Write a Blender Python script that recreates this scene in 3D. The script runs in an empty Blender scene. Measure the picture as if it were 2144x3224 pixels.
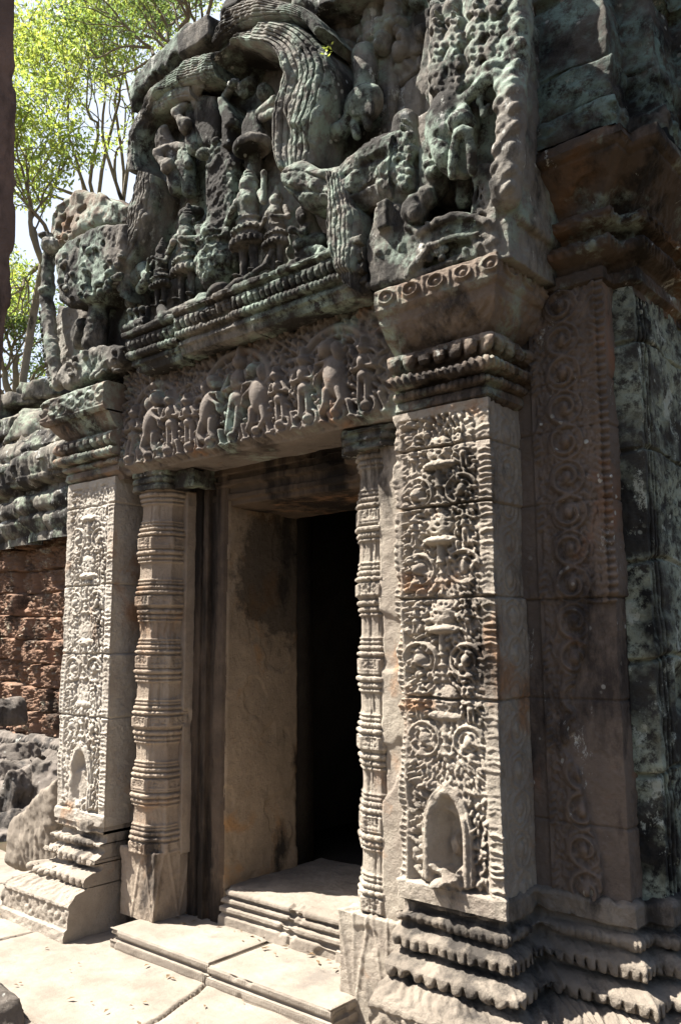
import bpy, math, random
import numpy as np
from math import sin, cos, pi, radians, sqrt
from mathutils import Matrix, Vector
SC = bpy.context.scene
COL = SC.collection

# ------------------------------------------------------------------ camera, sky, sun, exposure
YAW, PITCH, ROLL, FOC = radians(40.6), radians(8.35), radians(-0.37), 2695.0
CAM = np.array([0.0, 0.0, 1.5])
FWD = np.array([-sin(YAW)*cos(PITCH), cos(YAW)*cos(PITCH), sin(PITCH)])
RT0 = np.array([cos(YAW), sin(YAW), 0.0]); UP0 = np.cross(RT0, FWD)
RT = RT0*cos(ROLL) + UP0*sin(ROLL); UPV = UP0*cos(ROLL) - RT0*sin(ROLL)
cd = bpy.data.cameras.new('camera'); cam = bpy.data.objects.new('camera', cd); COL.objects.link(cam)
cd.sensor_fit = 'AUTO'; cd.sensor_width = 36.0; cd.lens = FOC/3224*36.0
cd.clip_start = 0.05; cd.clip_end = 500
cam.matrix_world = Matrix(((RT[0], UPV[0], -FWD[0], CAM[0]), (RT[1], UPV[1], -FWD[1], CAM[1]),
                           (RT[2], UPV[2], -FWD[2], CAM[2]), (0, 0, 0, 1)))
SC.camera = cam
SUN_AZ, SUN_EL = radians(60), radians(56)      # azimuth measured left of the facade normal
to_sun = Vector((-sin(SUN_AZ)*cos(SUN_EL), -cos(SUN_AZ)*cos(SUN_EL), sin(SUN_EL)))
W = bpy.data.worlds.new('World'); SC.world = W; W.use_nodes = True
nt = W.node_tree; bg = nt.nodes['Background']
sky = nt.nodes.new('ShaderNodeTexSky'); sky.sky_type = 'NISHITA'; sky.sun_disc = False
sky.sun_elevation = SUN_EL; sky.sun_rotation = math.atan2(to_sun.x, to_sun.y)
sky.air_density = 1.0; sky.dust_density = 3.0; sky.ozone_density = 1.0
# bright white cloud bank in the part of the sky behind the trees
tc = nt.nodes.new('ShaderNodeTexCoord'); dp = nt.nodes.new('ShaderNodeVectorMath'); dp.operation = 'DOT_PRODUCT'
dp.inputs[1].default_value = (-0.80, 0.42, 0.43); nt.links.new(tc.outputs['Generated'], dp.inputs[0])
cn = nt.nodes.new('ShaderNodeTexNoise'); cn.inputs['Scale'].default_value = 5.0; cn.inputs['Detail'].default_value = 7; nt.links.new(tc.outputs['Generated'], cn.inputs['Vector'])
ca = nt.nodes.new('ShaderNodeMath'); ca.operation = 'MULTIPLY_ADD'; ca.inputs[1].default_value = 0.9; nt.links.new(cn.outputs[0], ca.inputs[0]); nt.links.new(dp.outputs['Value'], ca.inputs[2])
cr_ = nt.nodes.new('ShaderNodeValToRGB'); cr_.color_ramp.elements[0].position = 0.92; cr_.color_ramp.elements[1].position = 1.0
cs_ = nt.nodes.new('ShaderNodeMath'); cs_.operation = 'MULTIPLY'; cs_.inputs[1].default_value = 0.75; nt.links.new(ca.outputs[0], cs_.inputs[0]); nt.links.new(cs_.outputs[0], cr_.inputs[0])
cr_.color_ramp.elements[0].position = 0.62; cr_.color_ramp.elements[1].position = 0.95
cm_ = nt.nodes.new('ShaderNodeMix'); cm_.data_type = 'RGBA'; nt.links.new(cr_.outputs[0], cm_.inputs[0]); nt.links.new(sky.outputs[0], cm_.inputs[6]); cm_.inputs[7].default_value = (5.2, 5.9, 7.2, 1)
nt.links.new(cm_.outputs[2], bg.inputs[0]); bg.inputs[1].default_value = 0.05
sl = bpy.data.lights.new('sun', 'SUN'); sl.energy = 5.0; sl.angle = radians(0.5); sl.color = (1.0, 0.955, 0.88)
so = bpy.data.objects.new('sun', sl); COL.objects.link(so); so.location = to_sun*30
so.rotation_euler = to_sun.to_track_quat('Z', 'Y').to_euler()
SC.view_settings.view_transform = 'Standard'; SC.view_settings.look = 'None'
SC.view_settings.gamma = 1.0; SC.view_settings.exposure = 1.9
SC.cycles.max_bounces = 6; SC.cycles.diffuse_bounces = 4

# ------------------------------------------------------------------ numeric helpers
K = 1.36735
def ray(dx, dy):
    return FWD*FOC + RT*(dx*K-1072) - UPV*(dy*K-1612)
def AY(dx, dy, Y):            # photograph point -> (x, z) on the wall plane y = Y
    d = ray(dx, dy); t = (Y-CAM[1])/d[1]; p = CAM+t*d; return (p[0], p[2])
def A3(dx, dy, Y):
    x, z = AY(dx, dy, Y); return (x, Y, z)
def AZ(dx, dy, z):
    d = ray(dx, dy); t = (z-CAM[2])/d[2]; p = CAM+t*d; return (p[0], p[1], z)
TAB = np.random.default_rng(7).random(65536)
def hsh(ix, iy, iz, seed):
    h = (ix.astype(np.int64)*73856093) ^ (iy.astype(np.int64)*19349663) ^ (iz.astype(np.int64)*83492791) ^ (seed*2654435)
    return TAB[(h ^ (h >> 13)) & 65535]
def vn3(x, y, z, seed=0):
    x0, y0, z0 = np.floor(x), np.floor(y), np.floor(z)
    fx, fy, fz = x-x0, y-y0, z-z0
    fx, fy, fz = [f*f*(3-2*f) for f in (fx, fy, fz)]
    r = 0
    for a in (0, 1):
        for b in (0, 1):
            for c in (0, 1):
                r = r + hsh(x0+a, y0+b, z0+c, seed)*(fx if a else 1-fx)*(fy if b else 1-fy)*(fz if c else 1-fz)
    return r*2-1
def vn2(x, y, seed=0):
    x0, y0 = np.floor(x), np.floor(y)
    fx, fy = x-x0, y-y0
    fx, fy = fx*fx*(3-2*fx), fy*fy*(3-2*fy)
    z = np.zeros_like(x0); r = 0
    for a in (0, 1):
        for b in (0, 1):
            r = r + hsh(x0+a, y0+b, z, seed)*(fx if a else 1-fx)*(fy if b else 1-fy)
    return r*2-1
def fbm2(x, y, sc, octv=4, seed=0, gain=.5):
    r = 0; a = 1; 
    for o in range(octv):
        r = r + a*vn2(x*sc, y*sc, seed+o); sc *= 2.03; a *= gain
    return r
def fbm3(x, y, z, sc, octv=3, seed=0, gain=.5):
    r = 0; a = 1
    for o in range(octv):
        r = r + a*vn3(x*sc, y*sc, z*sc, seed+o); sc *= 2.03; a *= gain
    return r
def sstep(a, b, x):
    t = np.clip((x-a)/(b-a), 0, 1); return t*t*(3-2*t)

# ------------------------------------------------------------------ objects
def obj(name, geo, mat, parent=None, smooth=True, label=None, cat=None, group=None, kind=None, flat_from=None):
    """link one mesh object from a list of (verts, faces) pieces"""
    if isinstance(geo, tuple): geo = [geo]
    Vs, Fs, n = [], [], 0
    for v, f in geo:
        Vs.append(np.asarray(v, float).reshape(-1, 3)); Fs.append(np.asarray(f, int)+n); n += len(Vs[-1])
    V = np.concatenate(Vs); 
    quads = [f for f in Fs if f.ndim == 2 and f.shape[1] == 4]; tris = [f for f in Fs if f.ndim == 2 and f.shape[1] == 3]
    loops = np.concatenate([f.ravel() for f in quads+tris]); 
    nq = sum(len(f) for f in quads); ntr = sum(len(f) for f in tris)
    me = bpy.data.meshes.new(name)
    me.vertices.add(len(V)); me.vertices.foreach_set('co', V.astype(np.float32).ravel())
    me.loops.add(len(loops)); me.loops.foreach_set('vertex_index', loops.astype(np.int32))
    me.polygons.add(nq+ntr)
    st = np.concatenate([np.arange(nq)*4, nq*4+np.arange(ntr)*3])
    me.polygons.foreach_set('loop_start', st.astype(np.int32))
    me.update(calc_edges=True); me.validate()
    if smooth: me.polygons.foreach_set('use_smooth', np.ones(len(me.polygons), bool))
    me.materials.append(mat)
    o = bpy.data.objects.new(name, me); COL.objects.link(o)
    if parent is not None:
        o.parent = parent; o.matrix_parent_inverse = parent.matrix_world.inverted()
    props(o, label, cat, group, kind)
    return o
def props(o, label=None, cat=None, group=None, kind=None):
    for k, v in (('label', label), ('category', cat), ('group', group), ('kind', kind)):
        if v: o[k] = v
def thing(name, loc, label, cat, group=None):
    o = bpy.data.objects.new(name, None); COL.objects.link(o); o.location = loc
    o.matrix_world = Matrix.Translation(loc); props(o, label, cat, group); return o
def gridfaces(nu, nv):
    i = np.arange(nu-1)[:, None]*nv + np.arange(nv-1)[None, :]
    i = i.ravel(); return np.stack([i, i+nv, i+nv+1, i+1], 1)

# ------------------------------------------------------------------ sweep of a profile along a plan path
def resample(pts, d):
    pts = np.asarray(pts, float); out = []; corner = []
    for a, b in zip(pts[:-1], pts[1:]):
        L = np.linalg.norm(b-a); n = max(1, int(round(L/d)))
        for i in range(n): out.append(a+(b-a)*i/n)
    out.append(pts[-1]); return np.array(out)
def sweep(path, prof, ds=.004, dt=.004, hf=None, cap0=0.0, cap1=0.0):
    """path: plan polyline walked with the outside on its right; prof: (out, z) from top to bottom"""
    path = np.asarray(path, float); n = len(path)
    seg = path[1:]-path[:-1]; L = np.linalg.norm(seg, axis=1); tng = seg/L[:, None]
    nrm = np.stack([tng[:, 1], -tng[:, 0]], 1)
    mit = []
    for i in range(n):
        if i == 0: mit.append(nrm[0])
        elif i == n-1: mit.append(nrm[-1])
        else:
            m = nrm[i-1]+nrm[i]; mit.append(m/max(.2, m@nrm[i]))
    P, M, S = [], [], []; acc = 0
    for i in range(n-1):
        k = max(1, int(round(L[i]/ds)))
        for j in range(k + (1 if i == n-2 else 0)):
            t = j/k; P.append(path[i]+seg[i]*t); M.append(mit[i]*(1-t)+mit[i+1]*t); S.append(acc+L[i]*t)
        acc += L[i]
    P, M, S = map(np.array, (P, M, S))
    pr = resample(prof, dt)
    T = np.concatenate([[0], np.cumsum(np.linalg.norm(np.diff(pr, axis=0), axis=1))])
    g = np.gradient(pr, axis=0); ln = np.linalg.norm(g, axis=1)+1e-9
    no, nz = -g[:, 1]/ln, g[:, 0]/ln
    ss, tt = np.meshgrid(S, T, indexing='ij')
    zz = np.broadcast_to(pr[:, 1], ss.shape); oo = np.broadcast_to(pr[:, 0], ss.shape)
    h = hf(ss, tt, oo, zz) if hf is not None else np.zeros_like(ss)
    out = oo + h*no[None, :]; z = zz + h*nz[None, :]
    X = P[:, 0][:, None]+M[:, 0][:, None]*out; Y = P[:, 1][:, None]+M[:, 1][:, None]*out
    G = np.stack([X, Y, z], 2)
    def capcol(k, dep):
        c = G[k].copy(); e = c.copy(); e[:, 0] = P[k, 0]-M[k, 0]*dep; e[:, 1] = P[k, 1]-M[k, 1]*dep
        return c, e
    pieces = [(G.reshape(-1, 3), gridfaces(G.shape[0], G.shape[1]))]
    for k, dep, flip in ((0, cap0, True), (-1, cap1, False)):
        if dep:
            c, e = capcol(k, dep); nn = max(2, int(dep/.02))
            g2 = np.stack([c+(e-c)*(i/(nn-1)) for i in range(nn)])
            f = gridfaces(nn, len(c)); pieces.append((g2.reshape(-1, 3), f[:, ::-1] if flip else f))
    return pieces
def bump(z, a, b, p=.5):
    m = (a+b)/2; r = abs(b-a)/2; return np.clip(1-((z-m)/r)**2, 0, 1)**p
def orn(s, z, bands):
    """carved repeat ornament: (z0, z1, kind, pitch, amp)"""
    h = np.zeros_like(s)
    for (z0, z1, kind, p, a) in bands:
        u = (s/p) % 1.0; b = bump(z, z0, z1)
        m = (z > min(z0, z1)) & (z < max(z0, z1)); v = np.clip((z-z0)/(z1-z0), 0, 1)
        if kind == 'bead': q = np.sqrt(np.clip(1-(2*u-1)**2, 0, 1))*b
        elif kind == 'petal': q = np.clip(1-np.abs(2*u-1)**2.2, 0, 1)**.6*np.clip(1-v**5, 0, 1) - .35*np.exp(-((u-.5)/.06)**2)
        elif kind == 'tooth': q = -np.clip((np.abs(2*u-1)-.45)/.55, 0, 1)**2*np.clip(1.25-v*1.25, 0, 1)-.8*np.exp(-((np.abs(2*u-1)-1)/.16)**2)*np.clip(1.5-1.6*v, 0, 1)+.25*np.exp(-(((u-.5)/.2)**2+((v-.35)/.3)**2))
        elif kind == 'twist': q = (.5+.5*np.sin(2*pi*(s/p+v*.7)))**.7*b
        elif kind == 'dent': q = (np.abs(u-.5) < .33)*1.0*b
        elif kind == 'ros':
            r = np.sqrt(((u-.5)*p)**2+((v-.5)*(z1-z0))**2)/(.5*abs(z1-z0)); r = r/.8
            q = np.exp(-((r-.78)/.17)**2)+.9*np.exp(-(r/.33)**2)+.6*np.exp(-((u % 1)/.07)**2)*b+.6*np.exp(-((1-u)/.07)**2)*b
        elif kind == 'leaf':
            k = np.floor(s/p); q = (.5+.5*np.cos(2*pi*(u+.35*np.sin(v*6+k))))*b
        elif kind == 'spiral':
            cx = (u-.5)*p; cz = (v-.5)*(z1-z0); r = np.hypot(cx, cz); th = np.arctan2(cz, cx)*np.where(np.floor(s/p) % 2 > 0, 1, -1)
            q = (.5+.5*np.sin(th+r/(abs(z1-z0))*16))*np.clip(1.3-r/(.5*abs(z1-z0)), 0, 1)
        h += np.where(m, q*a, 0)
    return h

# ------------------------------------------------------------------ relief canvas
class Canvas:
    def __init__(s, w, h, res=.003):
        s.w, s.h, s.r = w, h, res; s.nx, s.nz = int(w/res)+2, int(h/res)+2
        s.H = np.zeros((s.nz, s.nx))
    def win(s, x0, x1, z0, z1):
        i0, i1 = max(0, int(x0/s.r)), min(s.nx, int(x1/s.r)+2); j0, j1 = max(0, int(z0/s.r)), min(s.nz, int(z1/s.r)+2)
        if i1 <= i0 or j1 <= j0: return None
        U, V = np.meshgrid(np.arange(i0, i1)*s.r, np.arange(j0, j1)*s.r); return (slice(j0, j1), slice(i0, i1)), U, V
    def put(s, sl, q, mode):
        if mode == 'max': s.H[sl] = np.maximum(s.H[sl], q)
        elif mode == 'min': s.H[sl] = np.minimum(s.H[sl], q)
        else: s.H[sl] += q
    def dome(s, x, z, rx, rz, a=0, h=.02, p=.5, mode='max', base=0):
        R = max(rx, rz); w = s.win(x-R, x+R, z-R, z+R)
        if w is None: return
        sl, U, V = w; c, n = cos(a), sin(a); dx, dz = U-x, V-z
        u = (dx*c+dz*n)/rx; v = (-dx*n+dz*c)/rz; q = 1-u*u-v*v
        q = np.where(q > 0, base+h*np.clip(q, 0, 1)**p, -9 if mode == 'max' else 0); s.put(sl, q, mode)
    def stroke(s, pts, w, h, w1=None, p=.5, base=0):
        pts = np.asarray(pts, float); w1 = w if w1 is None else w1; R = max(w, w1)
        wn = s.win(pts[:, 0].min()-R, pts[:, 0].max()+R, pts[:, 1].min()-R, pts[:, 1].max()+R)
        if wn is None: return
        sl, U, V = wn; best = np.full(U.shape, -9.0); n = len(pts)-1
        for i in range(n):
            a, b = pts[i], pts[i+1]; d = b-a; t = np.clip(((U-a[0])*d[0]+(V-a[1])*d[1])/(d@d+1e-12), 0, 1)
            ww = w+(w1-w)*(i+t)/n; q = 1-((U-a[0]-d[0]*t)**2+(V-a[1]-d[1]*t)**2)/ww**2
            best = np.maximum(best, np.where(q > 0, base+h*np.clip(q, 0, 1)**p, -9))
        s.put(sl, best, 'max')
    def ring(s, x, z, r, w, h, a0=0, a1=2*pi, sx=1.0, w1=None):
        t = np.linspace(a0, a1, 22); s.stroke(np.stack([x+r*sx*np.cos(t), z+r*np.sin(t)], 1), w, h, w1)
    def spiral(s, x, z, r, turns, w, h, d=1, a0=0):
        t = np.linspace(0, 1, 30); th = a0+d*t*turns*2*pi; rr = r*(1-.8*t)
        s.stroke(np.stack([x+rr*np.cos(th), z+rr*np.sin(th)], 1), w, h, w*.7)
    def box(s, x0, x1, z0, z1, v, mode='set'):
        sl, U, V = s.win(x0, x1, z0, z1)
        if mode == 'set': s.H[sl] = v
        else: s.put(sl, v, mode)
    def at(s, x, z):
        fx = np.clip(x/s.r, 0, s.nx-1.001); fz = np.clip(z/s.r, 0, s.nz-1.001); i, j = fx.astype(int), fz.astype(int); a, b = fx-i, fz-j
        H = s.H; return H[j, i]*(1-a)*(1-b)+H[j, i+1]*a*(1-b)+H[j+1, i]*(1-a)*b+H[j+1, i+1]*a*b
    def blur(s, n=1):
        for _ in range(n):
            H = np.pad(s.H, 1, mode='edge'); s.H = (4*H[1:-1, 1:-1]+2*(H[:-2, 1:-1]+H[2:, 1:-1]+H[1:-1, :-2]+H[1:-1, 2:])+H[:-2, :-2]+H[2:, 2:]+H[:-2, 2:]+H[2:, :-2])/16
def foliage(c, x0, x1, z0, z1, sp, h, R, ang=None, thr=.006, el=(.62, .34)):
    z = z0; row = 0
    while z < z1:
        x = x0+(sp*.5 if row % 2 else 0)
        while x < x1:
            px, pz = x+R.uniform(-.3, .3)*sp, z+R.uniform(-.3, .3)*sp
            i, j = int(px/c.r), int(pz/c.r)
            if 0 <= i < c.nx and 0 <= j < c.nz and c.H[j, i] < thr and x0 < px < x1 and z0 < pz < z1:
                a = (ang(px, pz) if ang else pi/2)+R.uniform(-.5, .5); k = R.uniform(.75, 1.25)
                hh = h*R.uniform(.55, 1.05); c.dome(px, pz, sp*el[0]*k, sp*el[1]*k, a, hh)
                if R.random() < .45:
                    c.dome(px+cos(a)*sp*.4*k, pz+sin(a)*sp*.4*k, sp*.24, sp*.2, a, hh*1.1)
                if R.random() < .2: c.dome(px-sin(a)*sp*.1, pz+cos(a)*sp*.1, sp*.1, sp*.1, 0, -.012, mode='add')
            x += sp*.8
        z += sp*.62; row += 1
def canfig(c, x, z, H, h, R, lean=0.0):
    """small carved person on a canvas: legs, skirt, torso, arms, head and pointed crown"""
    sx = lambda q: x+lean*q*H
    for d in (-1, 1):
        c.stroke([(x+d*.075*H, z), (sx(.35)+d*.065*H, z+.36*H)], .068*H, h*.75)
        c.stroke([(sx(.68)+d*.13*H, z+.68*H), (sx(.5)+d*.22*H, z+.5*H), (sx(.52)+d*.06*H, z+.53*H)], .045*H, h*.85)
    c.dome(sx(.4), z+.38*H, .15*H, .13*H, 0, h*.9); c.dome(sx(.58), z+.6*H, .135*H, .17*H, 0, h)
    c.dome(sx(.82), z+.8*H, .10*H, .11*H, 0, h*1.15); c.stroke([(sx(.88), z+.87*H), (sx(1.0), z+H)], .06*H, h, .02*H)

# ------------------------------------------------------------------ signed distance solids and surface nets
def smin(a, b, k):
    hh = np.clip(.5+.5*(b-a)/k, 0, 1); return b+(a-b)*hh-k*hh*(1-hh)
def poly_sd(px, pz, poly):
    poly = np.asarray(poly, float); d = np.full(px.shape, 1e9); s = np.ones(px.shape); n = len(poly)
    for i in range(n):
        a, b = poly[i], poly[i-1]; ex, ez = b-a; wx, wz = px-a[0], pz-a[1]
        t = np.clip((wx*ex+wz*ez)/(ex*ex+ez*ez+1e-12), 0, 1); d = np.minimum(d, (wx-ex*t)**2+(wz-ez*t)**2)
        c1, c2, c3 = pz >= a[1], pz < b[1], ex*wz > ez*wx
        s = np.where((c1 & c2 & c3) | (~c1 & ~c2 & ~c3), -s, s)
    return s*np.sqrt(d)
class Sdf:
    def __init__(s, lo, hi, res=.007, k=.012):
        s.lo = np.array(lo, float); s.res = res; s.k = k
        s.n = np.ceil((np.array(hi)-s.lo)/res).astype(int)+1
        s.F = np.full(tuple(s.n), .12, np.float64)
    def win(s, lo, hi, m):
        a = np.maximum(0, np.floor((np.array(lo)-m-s.lo)/s.res).astype(int)); b = np.minimum(s.n, np.ceil((np.array(hi)+m-s.lo)/s.res).astype(int)+1)
        if (b <= a).any(): return None
        ax = [s.lo[i]+np.arange(a[i], b[i])*s.res for i in range(3)]
        X, Y, Z = np.meshgrid(*ax, indexing='ij'); return tuple(slice(a[i], b[i]) for i in range(3)), X, Y, Z
    def _add(s, sl, d, k, sub):
        k = s.k if k is None else k
        if sub: s.F[sl] = -smin(-s.F[sl], d, k)
        else: s.F[sl] = smin(s.F[sl], d, k)
    def ell(s, c, r, rot=None, k=None, sub=False):
        c = np.array(c, float); r = np.array(r, float); R = r.max(); w = s.win(c-R, c+R, .03)
        if w is None: return
        sl, X, Y, Z = w; P = [X-c[0], Y-c[1], Z-c[2]]
        if rot is not None:          # rotation about y (in the facade plane)
            cs, sn = cos(rot), sin(rot); P = [P[0]*cs+P[2]*sn, P[1], -P[0]*sn+P[2]*cs]
        k0 = np.sqrt(sum((P[i]/r[i])**2 for i in range(3))); k1 = np.sqrt(sum((P[i]/r[i]**2)**2 for i in range(3)))+1e-9
        s._add(sl, k0*(k0-1)/k1, k, sub)
    def cap(s, a, b, ra, rb=None, k=None, sub=False):
        a = np.array(a, float); b = np.array(b, float); rb = ra if rb is None else rb; m = max(ra, rb)+.03
        w = s.win(np.minimum(a, b), np.maximum(a, b), m)
        if w is None: return
        sl, X, Y, Z = w; d = b-a; t = np.clip(((X-a[0])*d[0]+(Y-a[1])*d[1]+(Z-a[2])*d[2])/(d@d+1e-12), 0, 1)
        dd = np.sqrt((X-a[0]-d[0]*t)**2+(Y-a[1]-d[1]*t)**2+(Z-a[2]-d[2]*t)**2)-(ra+(rb-ra)*t)
        s._add(sl, dd, k, sub)
    def chain(s, pts, r, r1=None, k=None, sub=False):
        n = len(pts)-1; r1 = r if r1 is None else r1
        for i in range(n): s.cap(pts[i], pts[i+1], r+(r1-r)*i/n, r+(r1-r)*(i+1)/n, k, sub)
    def box(s, c, hx, rnd=.01, rot=None, k=None, sub=False):
        c = np.array(c, float); hx = np.array(hx, float); R = np.linalg.norm(hx); w = s.win(c-R, c+R, .02) if rot else s.win(c-hx, c+hx, .03)
        if w is None: return
        sl, X, Y, Z = w; P = [X-c[0], Y-c[1], Z-c[2]]
        if rot: cs, sn = cos(rot), sin(rot); P = [P[0]*cs+P[2]*sn, P[1], -P[0]*sn+P[2]*cs]
        q = [np.abs(P[i])-(hx[i]-rnd) for i in range(3)]
        d = np.sqrt(sum(np.maximum(v, 0)**2 for v in q))+np.minimum(np.maximum(np.maximum(q[0], q[1]), q[2]), 0)-rnd
        s._add(sl, d, k, sub)
    def poly(s, poly, y0, y1, rnd=.02, k=None, sub=False):
        p = np.asarray(poly, float); w = s.win((p[:, 0].min(), y0, p[:, 1].min()), (p[:, 0].max(), y1, p[:, 1].max()), .03)
        if w is None: return
        sl, X, Y, Z = w; d2 = poly_sd(X[:, 0, :], Z[:, 0, :], p)[:, None, :]+rnd; dy = np.abs(Y-(y0+y1)/2)-((y1-y0)/2-rnd)
        d = np.minimum(np.maximum(d2, dy), 0)+np.sqrt(np.maximum(d2, 0)**2+np.maximum(dy, 0)**2)-rnd
        s._add(sl, d, k, sub)
    def mesh(s, noise=((12, .008, 3), (45, .003, 2)), disp=None, seed=1):
        F = s.F; n = s.n; ax = [s.lo[i]+np.arange(n[i])*s.res for i in range(3)]
        near = np.abs(F) < .05; I = np.nonzero(near); X, Y, Z = ax[0][I[0]], ax[1][I[1]], ax[2][I[2]]
        add = np.zeros(len(X))
        for sc, am, oc in noise: add += am*fbm3(X, Y, Z, sc, oc, seed)
        if disp is not None: add += disp(X, Y, Z)
        F[I] -= add
        for a in range(3):
            v = np.moveaxis(F, a, 0); v[0] = np.maximum(v[0], .02); v[-1] = np.maximum(v[-1], .02)
        S = F < 0; c = [slice(0, -1), slice(1, None)]
        cnt = sum(S[c[i], c[j], c[k]].astype(np.int8) for i in (0, 1) for j in (0, 1) for k in (0, 1))
        cm = (cnt > 0) & (cnt < 8); C = np.argwhere(cm); idx = np.full(cm.shape, -1, int); idx[cm] = np.arange(len(C))
        acc = np.zeros((len(C), 3)); num = np.zeros(len(C))
        cor = [(i, j, k) for i in (0, 1) for j in (0, 1) for k in (0, 1)]
        fv = {q: F[C[:, 0]+q[0], C[:, 1]+q[1], C[:, 2]+q[2]] for q in cor}
        for q in cor:
            for a in range(3):
                if q[a] == 0:
                    p = list(q); p[a] = 1; p = tuple(p); f0, f1 = fv[q], fv[p]; m = (f0 < 0) != (f1 < 0)
                    t = np.where(m, f0/np.where(m, f0-f1, 1), 0); pos = np.zeros((len(C), 3)); pos[:] = q; pos[:, a] += t
                    acc[m] += pos[m]; num[m] += 1
        V = (C+acc/np.maximum(num, 1)[:, None])*s.res+s.lo
        faces = []
        for a in range(3):
            b, d = (a+1) % 3, (a+2) % 3
            Sm = np.moveaxis(S, (a, b, d), (0, 1, 2)); Im = np.moveaxis(idx, (a, b, d), (0, 1, 2))
            s0, s1 = Sm[:-1, 1:-1, 1:-1], Sm[1:, 1:-1, 1:-1]; e = s0 != s1; E = np.argwhere(e); up = s0[e]
            i, j, k = E[:, 0], E[:, 1]+1, E[:, 2]+1
            f = np.stack([Im[i, j-1, k-1], Im[i, j, k-1], Im[i, j, k], Im[i, j-1, k]], 1)
            f[~up] = f[~up][:, ::-1]; faces.append(f)
        return V, np.concatenate(faces)
def rock(c, r, seed, res=.03, box=True, amp=.06, rot=0.0):
    c = np.array(c, float); r = np.array(r, float); m = r.max()*1.5
    s = Sdf(c-m, c+m, res, .03)
    if box: s.box(c, r, rnd=.10*r.min(), rot=rot if rot else None)
    else: s.ell(c, r, rot)
    q = np.random.default_rng(seed); ax = [s.lo[i]+np.arange(s.n[i])*s.res-c[i] for i in range(3)]; X, Y, Z = np.meshgrid(*ax, indexing='ij')
    for k in range(9):
        v = q.normal(size=3); v[2] = abs(v[2])*.8 if k < 6 else v[2]; v /= np.linalg.norm(v); e = np.sqrt(((v*r)**2).sum())*q.uniform(.78, 1.0); s.F = np.maximum(s.F, X*v[0]+Y*v[1]+Z*v[2]-e)
    return s.mesh(noise=((2.2/m, amp*.35, 3), (11/m, amp*.35, 5)), seed=seed)

# ------------------------------------------------------------------ materials
def N(t, kind, **kw):
    n = t.nodes.new(kind)
    for k, v in kw.items(): setattr(n, k, v)
    return n
def ramp(t, src, p0, p1, c0=(0, 0, 0, 1), c1=(1, 1, 1, 1)):
    r = N(t, 'ShaderNodeValToRGB'); e = r.color_ramp.elements
    e[0].position, e[1].position = p0, p1; e[0].color, e[1].color = c0, c1
    t.links.new(src, r.inputs[0]); return r.outputs[0]
def mixc(t, fac, a, b):
    m = N(t, 'ShaderNodeMix', data_type='RGBA')
    for s, v in ((0, fac), (6, a), (7, b)):
        if isinstance(v, (tuple, float, int)): m.inputs[s].default_value = v if not isinstance(v, tuple) else (*v, 1)[:4]
        else: t.links.new(v, m.inputs[s])
    return m.outputs[2]
def mul(t, a, b):
    m = N(t, 'ShaderNodeMath', operation='MULTIPLY')
    for i, v in enumerate((a, b)):
        if isinstance(v, (int, float)): m.inputs[i].default_value = v
        else: t.links.new(v, m.inputs[i])
    return m.outputs[0]
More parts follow.
